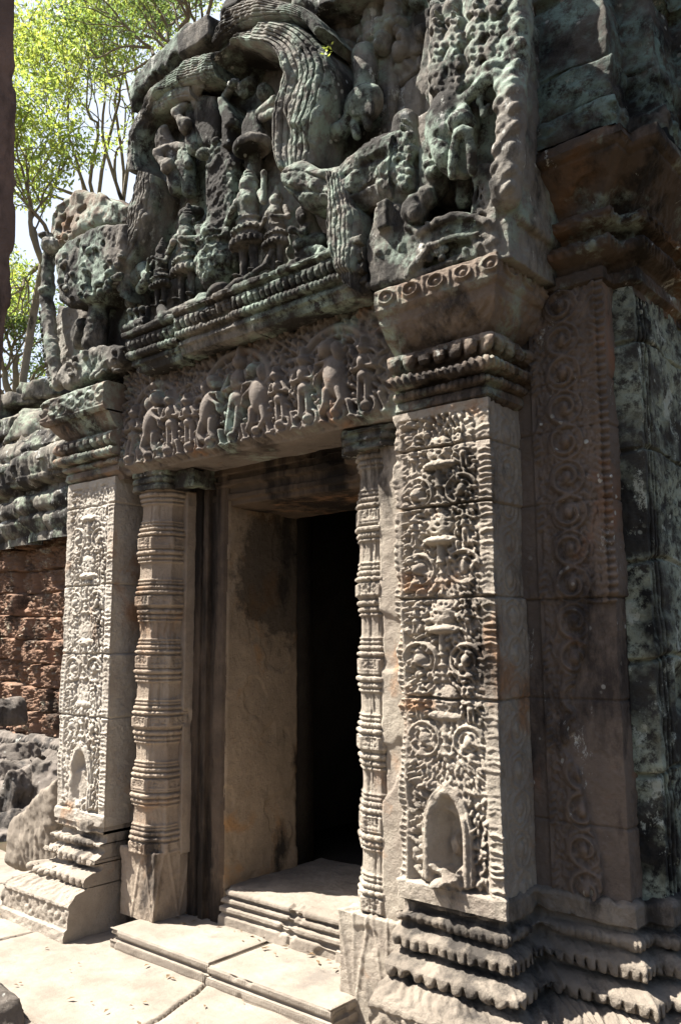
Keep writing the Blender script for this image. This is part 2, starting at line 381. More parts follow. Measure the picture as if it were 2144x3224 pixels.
def stone(name, a, b, dark=(.03, .028, .025), dk=0.0, mint=(.33, .40, .34), mi=0.0, white=(.55, .55, .5), wh=0.0,
          rust=(.30, .16, .08), ru=0.0, bmp=.9, off=0.0, streak=.45, fine=1.0, stain=None):
    m = bpy.data.materials.new(name); m.use_nodes = True; t = m.node_tree; L = t.links
    bs = t.nodes['Principled BSDF']; bs.inputs['Roughness'].default_value = .92
    bs.inputs['Specular IOR Level'].default_value = .12
    ge = N(t, 'ShaderNodeNewGeometry'); mp = N(t, 'ShaderNodeMapping'); L.new(ge.outputs['Position'], mp.inputs[0])
    mp.inputs['Location'].default_value = (off, off*1.7, off*.6)
    ms = N(t, 'ShaderNodeMapping'); L.new(mp.outputs[0], ms.inputs[0]); ms.inputs['Scale'].default_value = (1, 1, streak)
    def noise(sc, det=6, ro=.6, vec=None, dist=0):
        n = N(t, 'ShaderNodeTexNoise'); n.inputs['Scale'].default_value = sc; n.inputs['Detail'].default_value = det
        n.inputs['Roughness'].default_value = ro; n.inputs['Distortion'].default_value = dist
        L.new(vec or mp.outputs[0], n.inputs['Vector']); return n.outputs[0]
    col = mixc(t, ramp(t, noise(4.5, 8, .65), .36, .66), a, b)
    g = noise(34, 5, .7); col = mixc(t, ramp(t, g, .3, .75), col, tuple(min(1, x*.62) for x in a)) if False else mixc(t, mul(t, ramp(t, g, .42, .72), .35), col, tuple(x*.55 for x in a))
    if ru: col = mixc(t, mul(t, ramp(t, noise(3.1, 7, .6, dist=.4), .62-.25*ru, .72-.2*ru), .75), col, rust)
    if dk: col = mixc(t, mul(t, ramp(t, noise(2.6, 10, .68, ms.outputs[0]), .66-.36*dk, .74-.33*dk), .93), col, dark)
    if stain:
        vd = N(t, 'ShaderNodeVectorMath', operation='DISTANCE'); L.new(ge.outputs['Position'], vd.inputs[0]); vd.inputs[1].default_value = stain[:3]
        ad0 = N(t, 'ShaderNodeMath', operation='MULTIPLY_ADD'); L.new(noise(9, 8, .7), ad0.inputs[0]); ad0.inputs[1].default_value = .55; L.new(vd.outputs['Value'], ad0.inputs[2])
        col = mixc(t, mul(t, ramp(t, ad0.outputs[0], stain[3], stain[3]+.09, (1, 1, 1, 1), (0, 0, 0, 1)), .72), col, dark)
    if mi:
        k = mul(t, ramp(t, noise(3.6, 6, .6), .58-.34*mi, .70-.3*mi), ramp(t, noise(19, 9, .75), .42, .54))
        col = mixc(t, mul(t, k, .9), col, mint)
    if wh:
        k = ramp(t, noise(6.5, 10, .78, ms.outputs[0]), .64-.2*wh, .68-.2*wh)
        col = mixc(t, mul(t, k, .9), col, white)
        vo = N(t, 'ShaderNodeTexVoronoi'); vo.inputs['Scale'].default_value = 16; L.new(mp.outputs[0], vo.inputs['Vector'])
        k2 = mul(t, ramp(t, vo.outputs['Distance'], .12, .17, (1, 1, 1, 1), (0, 0, 0, 1)), ramp(t, noise(2.2, 3), .55, .62))
        col = mixc(t, mul(t, k2, .8), col, white)
    L.new(col, bs.inputs['Base Color'])
    n1 = noise(38*fine, 8, .72); n2 = noise(150*fine, 4, .7)
    ad = N(t, 'ShaderNodeMath', operation='ADD'); L.new(n1, ad.inputs[0]); L.new(mul(t, n2, .4), ad.inputs[1])
    bp = N(t, 'ShaderNodeBump'); bp.inputs['Strength'].default_value = bmp; bp.inputs['Distance'].default_value = .012
    L.new(ad.outputs[0], bp.inputs['Height']); L.new(bp.outputs[0], bs.inputs['Normal'])
    return m
M = {}
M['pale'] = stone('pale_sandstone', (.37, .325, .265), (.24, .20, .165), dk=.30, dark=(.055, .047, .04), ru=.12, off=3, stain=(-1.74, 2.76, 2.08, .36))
M['pale_left'] = stone('pale_grey_sandstone', (.46, .42, .36), (.34, .295, .245), dk=.24, dark=(.10, .09, .08), ru=.15, off=9)
M['mould'] = stone('weathered_shaded_sandstone', (.27, .23, .185), (.16, .135, .11), dk=.50, dark=(.045, .04, .036), off=5)  # weathered stone, tone lowered further in place of shade on the right base
M['dark'] = stone('dark_lichened_sandstone', (.275, .255, .22), (.165, .145, .125), dk=.66, dark=(.026, .024, .022), mi=.30, mint=(.27, .33, .27), wh=.22, white=(.46, .46, .42), off=1)
M['darkbrown'] = stone('dark_brown_sandstone', (.24, .19, .15), (.15, .115, .09), dk=.42, dark=(.035, .03, .027), mi=.30, mint=(.30, .35, .29), wh=.08, ru=.15, off=14)
M['capbrown'] = stone('sooty_brown_sandstone', (.12, .09, .07), (.075, .06, .05), dk=.50, dark=(.02, .018, .016), ru=.22, rust=(.17, .095, .05), mi=.14, wh=.12, off=18)
M['basepale'] = stone('sunlit_grey_sandstone', (.36, .315, .26), (.25, .21, .17), dk=.28, dark=(.06, .052, .045), ru=.12, off=19)  # lighter tone puts the sunlight on the left base into the colour
M['brown'] = stone('reddish_sandstone', (.21, .163, .13), (.13, .104, .087), dk=.47, dark=(.045, .037, .034), ru=.15, rust=(.28, .14, .08), wh=.10, off=7)
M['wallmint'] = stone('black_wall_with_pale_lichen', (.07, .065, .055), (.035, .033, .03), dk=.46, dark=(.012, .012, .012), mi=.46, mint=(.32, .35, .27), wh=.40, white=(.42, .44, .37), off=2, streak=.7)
M['frieze'] = stone('dark_mossy_sandstone', (.11, .10, .085), (.055, .05, .045), dk=.5, dark=(.014, .014, .014), mi=.42, mint=(.17, .24, .21), wh=.16, white=(.32, .32, .28), off=21, streak=.8)
M['lintel'] = stone('grey_brown_sandstone', (.24, .205, .175), (.155, .132, .115), dk=.36, dark=(.06, .05, .045), mi=.12, ru=.12, off=11)
M['framedark'] = stone('shade_toned_sandstone', (.13, .095, .068), (.07, .052, .04), dk=.55, dark=(.018, .015, .013), ru=.2, off=22, streak=.15)  # near-black tone paints shade onto the door-frame front and head
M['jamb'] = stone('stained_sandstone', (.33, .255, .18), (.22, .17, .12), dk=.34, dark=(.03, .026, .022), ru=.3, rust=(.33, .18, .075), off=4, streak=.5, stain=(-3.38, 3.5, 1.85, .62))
M['colon'] = stone('tan_sandstone', (.36, .295, .23), (.25, .195, .15), dk=.28, dark=(.06, .05, .043), ru=.12, rust=(.32, .19, .11), off=6)
M['inner'] = stone('interior_shade_sandstone', (.045, .038, .03), (.025, .02, .018), dk=.3, off=8)  # near-black base colour puts the unlit interior's darkness into the stone
M['pave'] = stone('worn_paving_sandstone', (.29, .25, .205), (.19, .16, .13), dk=.25, dark=(.16, .14, .12), off=10, bmp=.5)
M['earth'] = stone('shaded_leaf_litter_earth', (.085, .06, .04), (.05, .045, .025), dk=.3, off=17)  # leaf-litter earth, darkened in place of shade from unseen trees and walls
M['later'] = stone('pitted_laterite', (.26, .155, .105), (.165, .108, .078), dk=.36, dark=(.05, .038, .03), wh=.34, white=(.33, .29, .22), off=12, bmp=1.0, fine=.7, streak=1.0)
M['rubble'] = stone('grey_rubble_stone', (.21, .18, .155), (.12, .105, .09), dk=.4, dark=(.03, .028, .027), wh=.12, off=13)
M['pillar'] = stone('red_brown_pillar_stone', (.30, .19, .145), (.16, .11, .09), dk=.35, dark=(.03, .024, .022), off=15)
M['roof'] = stone('grey_roof_stone', (.24, .22, .185), (.15, .128, .105), dk=.58, dark=(.035, .032, .03), mi=.26, mint=(.26, .30, .23), wh=.28, white=(.44, .44, .41), off=16)
def plain(name, col, rough=.8, trans=0.0):
    m = bpy.data.materials.new(name); m.use_nodes = True; t = m.node_tree; bs = t.nodes['Principled BSDF']
    bs.inputs['Roughness'].default_value = rough
    ge = N(t, 'ShaderNodeNewGeometry'); n = N(t, 'ShaderNodeTexNoise'); n.inputs['Scale'].default_value = .9; n.inputs['Detail'].default_value = 4
    t.links.new(ge.outputs['Position'], n.inputs['Vector']); n2 = N(t, 'ShaderNodeTexNoise'); n2.inputs['Scale'].default_value = 7.0
    t.links.new(ge.outputs['Position'], n2.inputs['Vector'])
    c = mixc(t, ramp(t, n.outputs[0], .38, .62), tuple(x*.6 for x in col), col)
    c = mixc(t, mul(t, ramp(t, n2.outputs[0], .4, .7), .6), c, (min(1, col[0]*1.9), min(1, col[1]*1.35), col[2]*.8))
    t.links.new(c, bs.inputs['Base Color'])
    if trans:
        tr = N(t, 'ShaderNodeBsdfTranslucent'); t.links.new(c, tr.inputs[0]); mx = N(t, 'ShaderNodeMixShader'); mx.inputs[0].default_value = trans
        t.links.new(bs.outputs[0], mx.inputs[1]); t.links.new(tr.outputs[0], mx.inputs[2]); t.links.new(mx.outputs[0], t.nodes['Material Output'].inputs[0])
    return m
M['leaf'] = plain('bright_green_leaf', (.33, .45, .10), .5, .65)
M['litter'] = stone('dry_leaf_brown', (.24, .17, .10), (.15, .10, .06), off=23)
M['leaf_dark'] = plain('dark_green_leaf', (.17, .27, .08), .5, .55)
M['bark'] = stone('grey_bark', (.30, .26, .20), (.19, .16, .12), dk=.2, off=20)

# ------------------------------------------------------------------ ground
PY = 2.76                                    # plane of the two pilaster fronts
def paving_h(x, y):
    h = .007*fbm2(x, y, 1.6, 3, 3)+.003*fbm2(x, y, 9, 3, 5)
    wob = lambda q, s: .03*vn2(q*2.1, q*0+s, 9)+.008*vn2(q*9, q*0+s, 19)
    def groove(d, w=.008, dep=.05): return -dep*np.exp(-(d/w)**2)
    h += groove(x+3.07-.28*(2.65-y)+wob(y, 1))*(y < 2.66)
    h += groove(x+4.35-.1*(y-2)+wob(y, 2))+groove(x+5.25+wob(y, 3))
    h += groove(y-2.02-.05*(x+3)+wob(x, 4))*(x < -3.05)+groove(y-1.7+wob(x, 5))*(x > -3.1)+groove(y-2.62-.02*x+wob(x, 7))*(x < -4.6)
    h += .012*sstep(-.2, .3, vn2(x*.9, y*.9, 31))*(x < -4.3)
    return h
gx = np.arange(-6.6, -1.5, .009); gy = np.arange(1.25, 3.3, .009); GX, GY = np.meshgrid(gx, gy, indexing='ij')
obj('paving', (np.stack([GX, GY, paving_h(GX, GY)], 2).reshape(-1, 3), gridfaces(len(gx), len(gy))), M['pave'], kind='structure')
s_ = 260.0; n_ = 60
gx = np.sign(np.linspace(-1, 1, n_))*np.abs(np.linspace(-1, 1, n_))**3*s_; GX, GY = np.meshgrid(gx, gx, indexing='ij')
obj('ground', (np.stack([GX, GY, -.045+0*GX], 2).reshape(-1, 3), gridfaces(n_, n_)), M['earth'], kind='structure')

# ------------------------------------------------------------------ the gateway
gate = thing('temple_gateway', (-3.05, PY, 0), 'ruined carved sandstone temple gateway with dark open doorway', 'temple')
R = random.Random(4)

def pilaster_canvas(w, z0, z1, seed, scz, vz, niche, joints):
    R = random.Random(seed); H = z1-z0; c = Canvas(w, H, .003); bl, br = .085*w, .115*w
    # borders
    c.box(0, bl, 0, H, .022); c.box(w-br, w+.01, 0, H, .02)
    z = .01
    while z < H*.64:                           # small squares and circles on the left band
        c.dome(bl*.5, z, bl*.34, .0095, 0, -.010, mode='add'); c.dome(bl*.5, z, bl*.16, .005, 0, .009, mode='add'); z += .0235
    while z < H:
        c.dome(bl*.5, z, bl*.45, .016, R.uniform(-.4, .4), .010, base=.016); z += R.uniform(.02, .04)
    z = 0.0; k = 0
    while z < H:                               # leaf band on the right
        a_ = R.uniform(.3, 1.0); c.stroke([(w-br*.95, z+R.uniform(-.004, .004)), (w-br*.5, z+.010*R.random()), (w-br*.06, z+R.uniform(-.006, .008))], .0075*R.uniform(.8, 1.2), .013*a_, .005, base=.017); z += R.uniform(.017, .028)
    c.stroke([(bl+.004, 0), (bl+.004, H)], .004, .02)
    c.stroke([(w-br-.004, 0), (w-br-.004, H)], .004, .018)
    cx = (bl+w-br)/2; hw = (w-bl-br)/2
    nz0, nz1 = niche[0]-z0, niche[1]-z0
    # stems, scrolls, vases
    for z in scz:
        z -= z0
        for d in (-1, 1):
            x = cx+d*hw*.56; r = hw*.40
            r *= R.uniform(.86, 1.02); st = (.2 if d > 0 else pi-.2)+R.uniform(-.5, .5); c.ring(x, z, r, .010, .030, st, st+d*R.uniform(4.2, 5.4), w1=.006)
            c.ring(x, z, r*.62, .006, .022, 0, 2*pi); c.dome(x, z, r*.36, r*.5, R.uniform(-.4, .4), .038); c.dome(x+d*r*.1, z+r*.5, r*.2, r*.2, 0, .03); c.dome(x-d*r*.3, z-r*.35, r*.2, r*.24, 1, .03)
            c.dome(x+d*r*.2, z-r*.9, r*.4, r*.24, R.random()*3, .03)
            c.stroke([(x-d*r, z), (cx+d*.012, z-.075)], .009, .022, .006)
        c.stroke([(cx, z-.07), (cx, z+.07)], .016, .028, .011)
        for q in (-.05, -.02, .02): c.dome(cx, z+q, .02, .012, 0, .036)
        for d in (-1, 1): c.dome(cx+d*.022, z-.05, .017, .011, d*.7, .034)
    for z in vz:
        z -= z0
        c.dome(cx, z+.055, hw*.36, .062, 0, .030, .3)
        c.dome(cx, z-.005, hw*.46, .022, 0, .046, .5); c.stroke([(cx, z-.02), (cx, z-.08)], .014, .03, .02)
        for q in range(26): c.dome(cx+R.uniform(-1, 1)*hw*.33, z+R.uniform(-.01, .11), .007, .006, 0, -R.uniform(.004, .012), mode='add')
        for d in (-1, 1):
            canfig(c, cx+d*hw*.66, z-.02, .125, .034, R, lean=-d*.1)
            for q in range(5): c.dome(cx+d*(hw*.42+.004*q), z+.03+q*.024, .0125, .010, d*.6, .03)
    # niche with the lost figure
    nw = hw*.37; nh = nz1-nz0
    def arch(o):
        t = np.linspace(0, pi, 18); rr = nw+o
        pts = [(cx+rr, nz0+.02)]+[(cx+rr*cos(a)*(1 if sin(a) < .8 else .98), nz0+nh*.60+(nh*.40+o)*sin(a)**1.3) for a in t]+[(cx-rr, nz0+.02)]
        return pts
    fol_ang = lambda x, z: pi/2+(x-cx)/hw*.9
    foliage(c, bl+.008, w-br-.006, nz1+.01, H-.03, .025, .034, R, fol_ang)
    foliage(c, bl+.008, cx-nw-.02, nz0+.02, nz1+.03, .026, .028, R, lambda x, z: pi*.6)
    foliage(c, cx+nw+.02, w-br-.006, nz0+.02, nz1+.03, .026, .028, R, lambda x, z: pi*.4)
    foliage(c, cx-nw-.03, cx+nw+.03, nz1-.03, nz1+.04, .026, .028, R, fol_ang)
    foliage(c, bl+.008, w-br-.006, nz1+.01, H-.03, .018, .018, R, fol_ang, thr=.002)
    p = np.array(arch(0)); w_ = c.win(cx-nw-.05, cx+nw+.05, max(0, nz0-.02), nz1+.05); sl, U, V = w_
    sd = poly_sd(U, V, p); c.H[sl] = np.where(sd < 0, -.035*sstep(0, -.03, sd)+.004, c.H[sl])
    c.stroke(arch(.012), .017, .034); c.stroke(arch(.03), .009, .028)
    c.dome(cx, nz1+.02, .02, .035, 0, .036)
    sl, U, V = c.win(cx-nw*1.1, cx+nw*1.1, nz0-.01, nz0+.09)
    lump = .012+.02*fbm2(U, V, 30, 3, seed)+.03*bump(U, cx-nw*1.1, cx+nw*1.1); m = V < nz0+.055+.02*fbm2(U, V*0, 25, 2, seed+3)
    c.H[sl] = np.where(m, np.maximum(c.H[sl], lump), c.H[sl])
    c.box(0, w+.01, 0, max(.002, nz0-.004), .03)
    c.box(0, w+.01, H-.03, H, .024)
    for zj in joints:
        sl, U, V = c.win(0, w+.01, zj-z0-.02, zj-z0+.02)
        c.H[sl] = np.minimum(c.H[sl], .04-.052*np.exp(-((V-(zj-z0)-.004*vn2(U*14, U*0, seed))/.0045)**2))
    sl, U, V = c.win(0, w, 0, H); er = sstep(.22, .5, fbm2(U, V, 5, 4, seed+17)); c.H[sl] = c.H[sl]*(1-.55*er)+.008*er
    c.blur(1)
    return c
def side_canvas(w, H, seed, pitch=.105, amp=.010, double=False):
    R = random.Random(seed); c = Canvas(w, H, .003)
    c.stroke([(w*.12, 0), (w*.12, H)], .006, amp*.7); c.stroke([(w*.88, 0), (w*.88, H)], .006, amp*.7)
    z = .06; d = 1
    while z < H-.04:
        x = w*.5; r = min(w*.30, pitch*.46)
        c.spiral(x, z, r, 1.3, .011 if double else .008, amp, d, pi/2*d); c.dome(x, z, r*.32, r*.42, 0, amp*1.5)
        c.ring(x, z, r*1.05, .006, amp*.8)
        for q in range(5):
            c.dome(x-d*w*.34, z-pitch*.4+q*pitch*.2, pitch*.16, pitch*.07, d*(.6+.1*q), amp*.9)
        c.stroke([(x+d*r, z), (x+d*r*.8, z+pitch*.35), (x-d*r*.6, z+pitch*.62)], .007, amp*.8); z += pitch; d = -d
    foliage(c, w*.16, w*.84, .01, H-.01, .02, amp*.6, R, thr=.001); c.blur(2); return c
def weather(s, z, seed, a=.004):
    return a*fbm2(s, z, 7, 3, seed)+.0016*fbm2(s, z, 60, 3, seed+9)

BASEP = [(-.02, .56), (.02, .548), (.028, .538), (.03, .478), (.002, .468), (.002, .452), (.030, .447), (.040, .434), (.036, .418), (.012, .410), (.010, .398),
         (.018, .394), (.060, .376), (.070, .368), (.073, .358), (.070, .332), (.045, .324), (.020, .320), (.022, .308), (.065, .300), (.108, .283), (.116, .275), (.118, .264), (.112, .240), (.085, .234), (.06, .232),
         (.08, .230), (.165, .205), (.20, .180), (.208, .170), (.208, .158), (.20, .152), (.206, .06), (.222, .05), (.228, -.05)]
BASEB = [(.405, .447, 'bead', .03, .012), (.326, .370, 'tooth', .036, .017), (.236, .280, 'tooth', .046, .024), (.18, .232, 'leaf', .035, .010), (.06, .165, 'leaf', .03, .010)]
def basehf(seed):
    def f(s, t, o, z):
        chip = -.018*sstep(.25, .6, fbm2(s, z, 6, 3, seed))
        return orn(s+.012*vn2(s*3, s*0, seed+2), z, BASEB)*(.8+.45*vn2(s*5, z*8, seed))+chip+.004*fbm2(s, z, 12, 3, seed)+.003*fbm2(s, z, 45, 3, seed+3)
    return f
CAPP = [(-.25, 2.905), (.13, 2.90), (.155, 2.885), (.158, 2.80), (.15, 2.788), (.135, 2.775), (.125, 2.74), (.09, 2.69), (.055, 2.655), (.035, 2.642), (.035, 2.632),
        (.085, 2.622), (.098, 2.600), (.095, 2.575), (.08, 2.558), (.04, 2.550), (.04, 2.543), (.078, 2.535), (.088, 2.518), (.08, 2.500), (.05, 2.492), (.02, 2.487), (.02, 2.482),
        (.042, 2.476), (.048, 2.464), (.042, 2.45), (.02, 2.444), (.03, 2.438), (.034, 2.405), (.02, 2.395), (.0, 2.385), (-.01, 2.36)]
CAPB = [(2.805, 2.885, 'ros', .085, .022), (2.655, 2.76, 'leaf', .05, .006), (2.552, 2.625, 'tooth', .06, .026), (2.495, 2.537, 'twist', .026, .016), (2.45, 2.478, 'bead', .026, .012)]
CAPBL = [(2.77, 2.882, 'spiral', .075, .024)]+[(2.552, 2.625, 'tooth', .055, .026), (2.495, 2.537, 'twist', .028, .016), (2.45, 2.478, 'bead', .03, .012)]
def caphf(seed, bands):
    def f(s, t, o, z):
        return orn(s, z, bands)*(.8+.35*vn2(s*6, z*9, seed))-.009*sstep(.4, .75, fbm2(s, z, 7, 3, seed))+.0035*fbm2(s, z, 12, 3, seed)+.002*fbm2(s, z, 60, 2, seed+3)
    return f

# right pilaster
XL, XR = -2.03, -1.635; Z0, Z1 = .535, 2.395
jR = (2.235, 2.0, 1.645, 1.27)
cR = pilaster_canvas(XR-XL, Z0, Z1, 11, (2.057, 1.762, 1.414, 1.12), (2.167, 1.872, 1.534, 1.212), (.60, .925), jR)
cRs = side_canvas(.24, Z1-Z0, 5, .14, .008)
def hR(s, t, o, z):
    f = (s > .27) & (s < .27+.415); sd = s >= .27+.415
    h = np.where(f, 1.4*cR.at(np.clip(s-.27, 0, .415), z-Z0), 0)+np.where(sd, cRs.at(s-.685, z-Z0)+.006, 0)
    h = np.where(s <= .27, .018, h)
    for j in jR: h = h-np.where(f, 0, .008*np.exp(-((z-j-.01*(s-.68)*sd)/.004)**2))
    blk = np.floor(np.searchsorted(np.array(sorted(jR)), z)); h = h+np.where(sd, .006*np.sin(blk*2.3), 0)
    ed = -.012*np.exp(-(np.minimum(np.abs(s-.27), np.abs(s-.685))/.012)**2)*(.5+.8*vn2(z*18, z*0, 3))
    return h+ed+weather(s, z, 41)
pR = obj('pilaster', sweep([(XL, 3.03), (XL, PY), (XR, PY), (XR, 3.06)], [(0, Z1), (0, Z0)], .003, .003, hR), M['pale'], gate, label='right pilaster with deeply carved scrolls and an empty niche')
obj('capital', sweep([(XL-.01, PY), (XR, PY), (XR, 3.02)], CAPP, .004, .003, caphf(3, CAPB), cap0=.27), M['darkbrown'], pR)
bRp = [(-2.07, PY), (XR, PY), (XR, 3.0), (-1.27, 3.0), (-1.27, 3.10), (-1.18, 3.10), (-1.18, 4.6)]
obj('base', sweep(bRp, [(o, z+.04*(z > .1)) for o, z in BASEP], .005, .004, lambda s, t, o, z: basehf(8)(s, t, o, z-.04), cap0=.3), M['mould'], pR)
# left pilaster
XL2, XR2 = -4.45, -4.015
jL = (2.25, 1.80, 1.42, 1.08)
cL = pilaster_canvas(XR2-XL2, .52, 2.395, 23, (2.06, 1.70, 1.335, 1.02), (2.19, 1.86, 1.49, 1.15), (.58, .90), jL)
def hL(s, t, o, z):
    f = (s > .25) & (s < .69); h = np.where(f, cL.at(np.clip(s-.25, 0, .44), z-.52)*.8, .012)
    for j in jL: h = h-np.where(f, 0, .007*np.exp(-((z-j)/.004)**2))
    blk = np.searchsorted(np.array(sorted(jL)), z); h = h+np.where(s > .69, .006*np.sin(blk*2.1), 0)
    return h+weather(s, z, 61)
pL = obj('pilaster', sweep([(XL2, 3.01), (XL2, PY), (XR2, PY), (XR2, 3.1)], [(0, 2.40), (0, .52)], .0033, .003, hL), M['pale_left'], gate, label='left pilaster, brightly sunlit scrollwork above a small niche')
obj('capital', sweep([(XL2, 3.0), (XL2, PY), (XR2+.06, PY)], [(o*.9, z+.02-(.045 if 2.77 < z < 2.81 else 0)) for o, z in CAPP], .004, .003, lambda s, t, o, z: caphf(13, CAPBL)(s, t, o, z-.02), cap1=.3), M['darkbrown'], pL)
obj('base', sweep([(XL2, 3.0), (XL2, PY), (XR2+.004, PY)], BASEP, .005, .004, basehf(28), cap1=.34), M['basepale'], pL)

# second pilaster to the right, its capital, and the side wall
c2 = side_canvas(.33, 2.3, 15, .135, .026, True)
def h2(s, t, o, z):
    s = s-.04; f = (s > .02) & (s < .35); brk = sstep(-.01, .01, s-.205+.05*np.sin(z*7)+.02*vn2(z*11, z*0, 4))*(z < 1.62)
    h = np.where(f, c2.at(np.clip(s-.02, 0, .33), z-.55)*(1-brk)-.006*brk, 0)
    h += np.where((s > .30) & (s < .35) & (brk < .5), .008+.006*np.sin(z*2*pi/.03), 0)
    for j in (2.47, 2.28, 2.0, 1.64, 1.27, .83): h = h-.007*np.exp(-((z-j)/.004)**2)
    step = np.where(z > 1.64, .012, 0); return h+step+weather(s, z, 81, .005)
p2 = obj('pilaster', sweep([(-1.66, 3.0), (-1.62, 3.0), (-1.27, 3.0), (-1.27, 3.12)], [(0, 2.84), (0, .55)], .0035, .0035, h2), M['brown'], gate, label='recessed right-hand pilaster of reddish stone with round scrolls, in shade')
CAP2 = [(-.2, 3.345), (.16, 3.34), (.20, 3.325), (.205, 3.285), (.19, 3.27), (.17, 3.262), (.168, 3.25), (.15, 3.235), (.10, 3.19), (.05, 3.13), (.03, 3.10), (.03, 3.09), (.085, 3.082), (.098, 3.06), (.09, 3.038), (.03, 3.025), (.02, 3.0),
        (.07, 2.985), (.085, 2.96), (.075, 2.935), (.02, 2.92), (.0, 2.895), (.03, 2.885), (.032, 2.84), (.0, 2.825), (0, 2.80)]
path2 = [(-1.62, 3.0), (-1.27, 3.0), (-1.27, 3.10), (-1.18, 3.10), (-1.18, 4.6)]
obj('capital', sweep(path2, CAP2, .005, .004, caphf(33, [(3.04, 3.08, 'leaf', .06, .012), (2.935, 2.985, 'twist', .03, .012), (3.10, 3.22, 'leaf', .08, .004)])), M['capbrown'], p2)
def hw(s, t, o, z):
    h = .012*fbm2(s, z, 3, 4, 91)+.005*fbm2(s, z, 25, 3, 95)
    for j in (2.62, 2.2, 1.78, 1.42, 1.02): h = h-.022*np.exp(-((z-j-.02*vn2(s*4, s*0, 7))/.008)**2)
    h = h+.014*np.sin(7*np.searchsorted(np.array([1.02, 1.42, 1.78, 2.2, 2.62]), z))
    for q in (.13, .165, .2): h = h-.016*np.exp(-((s-q)/.006)**2)
    h -= .05*np.exp(-(((s-.33)/.06)**4+((z-1.3)/.09)**4))
    return h
obj('side_wall', sweep([(-1.27, 3.09), (-1.18, 3.10), (-1.18, 4.6)], [(0, 2.86), (0, .55)], .005, .005, hw), M['wallmint'], gate)
def hfz(s, t, o, z):
    h = .016*fbm2(s, z, 3, 4, 101)+.006*fbm2(s, z, 22, 3, 105)+orn(s, z, [(3.36, 3.45, 'spiral', .1, .014), (3.47, 3.56, 'leaf', .09, .008)])
    for j in (3.63, 3.98, 4.3): h = h-.03*np.exp(-((z-j-.02*vn2(s*5, s*0, 9))/.008)**2)
    return h-.02*sstep(.3, .6, vn2(s*4, z*4, 55))
FRZ = [(-.3, 4.9), (.10, 4.88), (.11, 4.32), (.14, 4.30), (.15, 4.0), (.135, 3.985), (.135, 3.64), (.165, 3.62), (.15, 3.46), (.17, 3.44), (.165, 3.345)]
obj('upper_frieze', sweep([(-1.72, 3.0), (-1.27, 3.0), (-1.27, 3.16), (-1.15, 3.16), (-1.15, 3.40), (-.98, 3.40), (-.98, 4.6)], FRZ, .007, .007, hfz), M['frieze'], gate)

# colonnettes
def colon_prof(z0, z1, n, flip=False):
    pts = []; P = (z1-z0)/n
    for i in range(n):
        b = z0+i*P; wv = .002*(-1)**i
        for f, r in ((0, .138), (.01, .140), (.16, .140), (.17, .138), (.175, .130), (.20, .130), (.205, .136), (.22, .140), (.245, .140), (.26, .136), (.265, .129), (.285, .129), (.29, .134), (.315, .136), (.34, .134), (.345, .126), (.365, .126), (.37, .131), (.40, .131), (.405, .127), (.43, .129), (.435, .131), (.45, .131),
                     (.455, .127), (.48, .125), (.54, .124), (.66, .124), (.71, .125), (.735, .127), (.74, .132), (.765, .132), (.77, .127), (.79, .127), (.795, .133), (.82, .135), (.845, .133), (.85, .128), (.87, .128), (.875, .135), (.895, .139), (.925, .139), (.94, .135), (.945, .129), (.965, .129), (.97, .135), (.995, .136)):
            pts.append((r+wv, b+f*P))
    return pts
def colonnette(cx, cy, z0, z1, n, seed, ra=1.0):
    pr = colon_prof(z0, z1, n); zs = np.arange(z0, z1, .0028); rr = np.interp(zs, [p[1] for p in pr], [p[0] for p in pr]); rr = (.131+(rr-.131)*1.45)*ra
    P = (z1-z0)/n; fz = ((zs-z0)/P) % 1.0
    th = np.linspace(0, 2*pi, 161)[:-1]; th = np.append(th, th[0]); TH, ZZ = np.meshgrid(th, zs, indexing='ij'); FZ = np.broadcast_to(fz, TH.shape)
    d = ((TH+pi/8) % (pi/4))-pi/8; oc = 1/np.cos(d); oc = 1+(oc-1)*.97
    r = np.broadcast_to(rr, TH.shape)*oc
    u = (d/(pi/4)+.5); bead = (FZ > .20) & (FZ < .265) | (FZ > .87) & (FZ < .945); r = r+np.where(bead, .006*np.abs(np.sin(u*3*pi))-.003, 0)
    fine = ((FZ > .285) & (FZ < .345)) | ((FZ > .79) & (FZ < .85)); r = r+np.where(fine, .004*np.abs(np.sin(u*6*pi))-.002, 0)
    sq = (FZ > .04) & (FZ < .16) & (np.abs(u-.5) < .36); r = r-np.where(sq, .004+.004*vn2(TH*30, ZZ*160, seed), 0)
    r = r-.006*sstep(.35, .6, fbm2(np.sin(TH)*1.3+TH*.3, ZZ, 5, 3, seed))+.0015*fbm2(np.cos(TH)*2, ZZ+np.sin(TH), 14, 3, seed+3)
    G = np.stack([cx+r*np.sin(TH), cy-r*np.cos(TH), ZZ], 2); return G.reshape(-1, 3), gridfaces(len(th), len(zs))
def plinth(x0, x1, y0, y1, z0, z1, seed, leaf=True):
    def h(s, t, o, z):
        v = (z-z0)/(z1-z0); q = ((s)/.17 % 1)*2-1
        return .006*np.exp(-((np.abs(q)-.85*v)/.10)**2)+.005*np.exp(-(q/.08)**2)*v+.002*fbm2(s, z, 9, 3, seed)+.0015*fbm2(s, z, 50, 2, seed)-.008*sstep(.4, .7, fbm2(s, z, 6, 2, seed+5))
    return sweep([(x0, y1), (x0, y0), (x1, y0), (x1, y1)], [(-.12, z1), (-.0, z1), (.0, z0)], .005, .005, h)
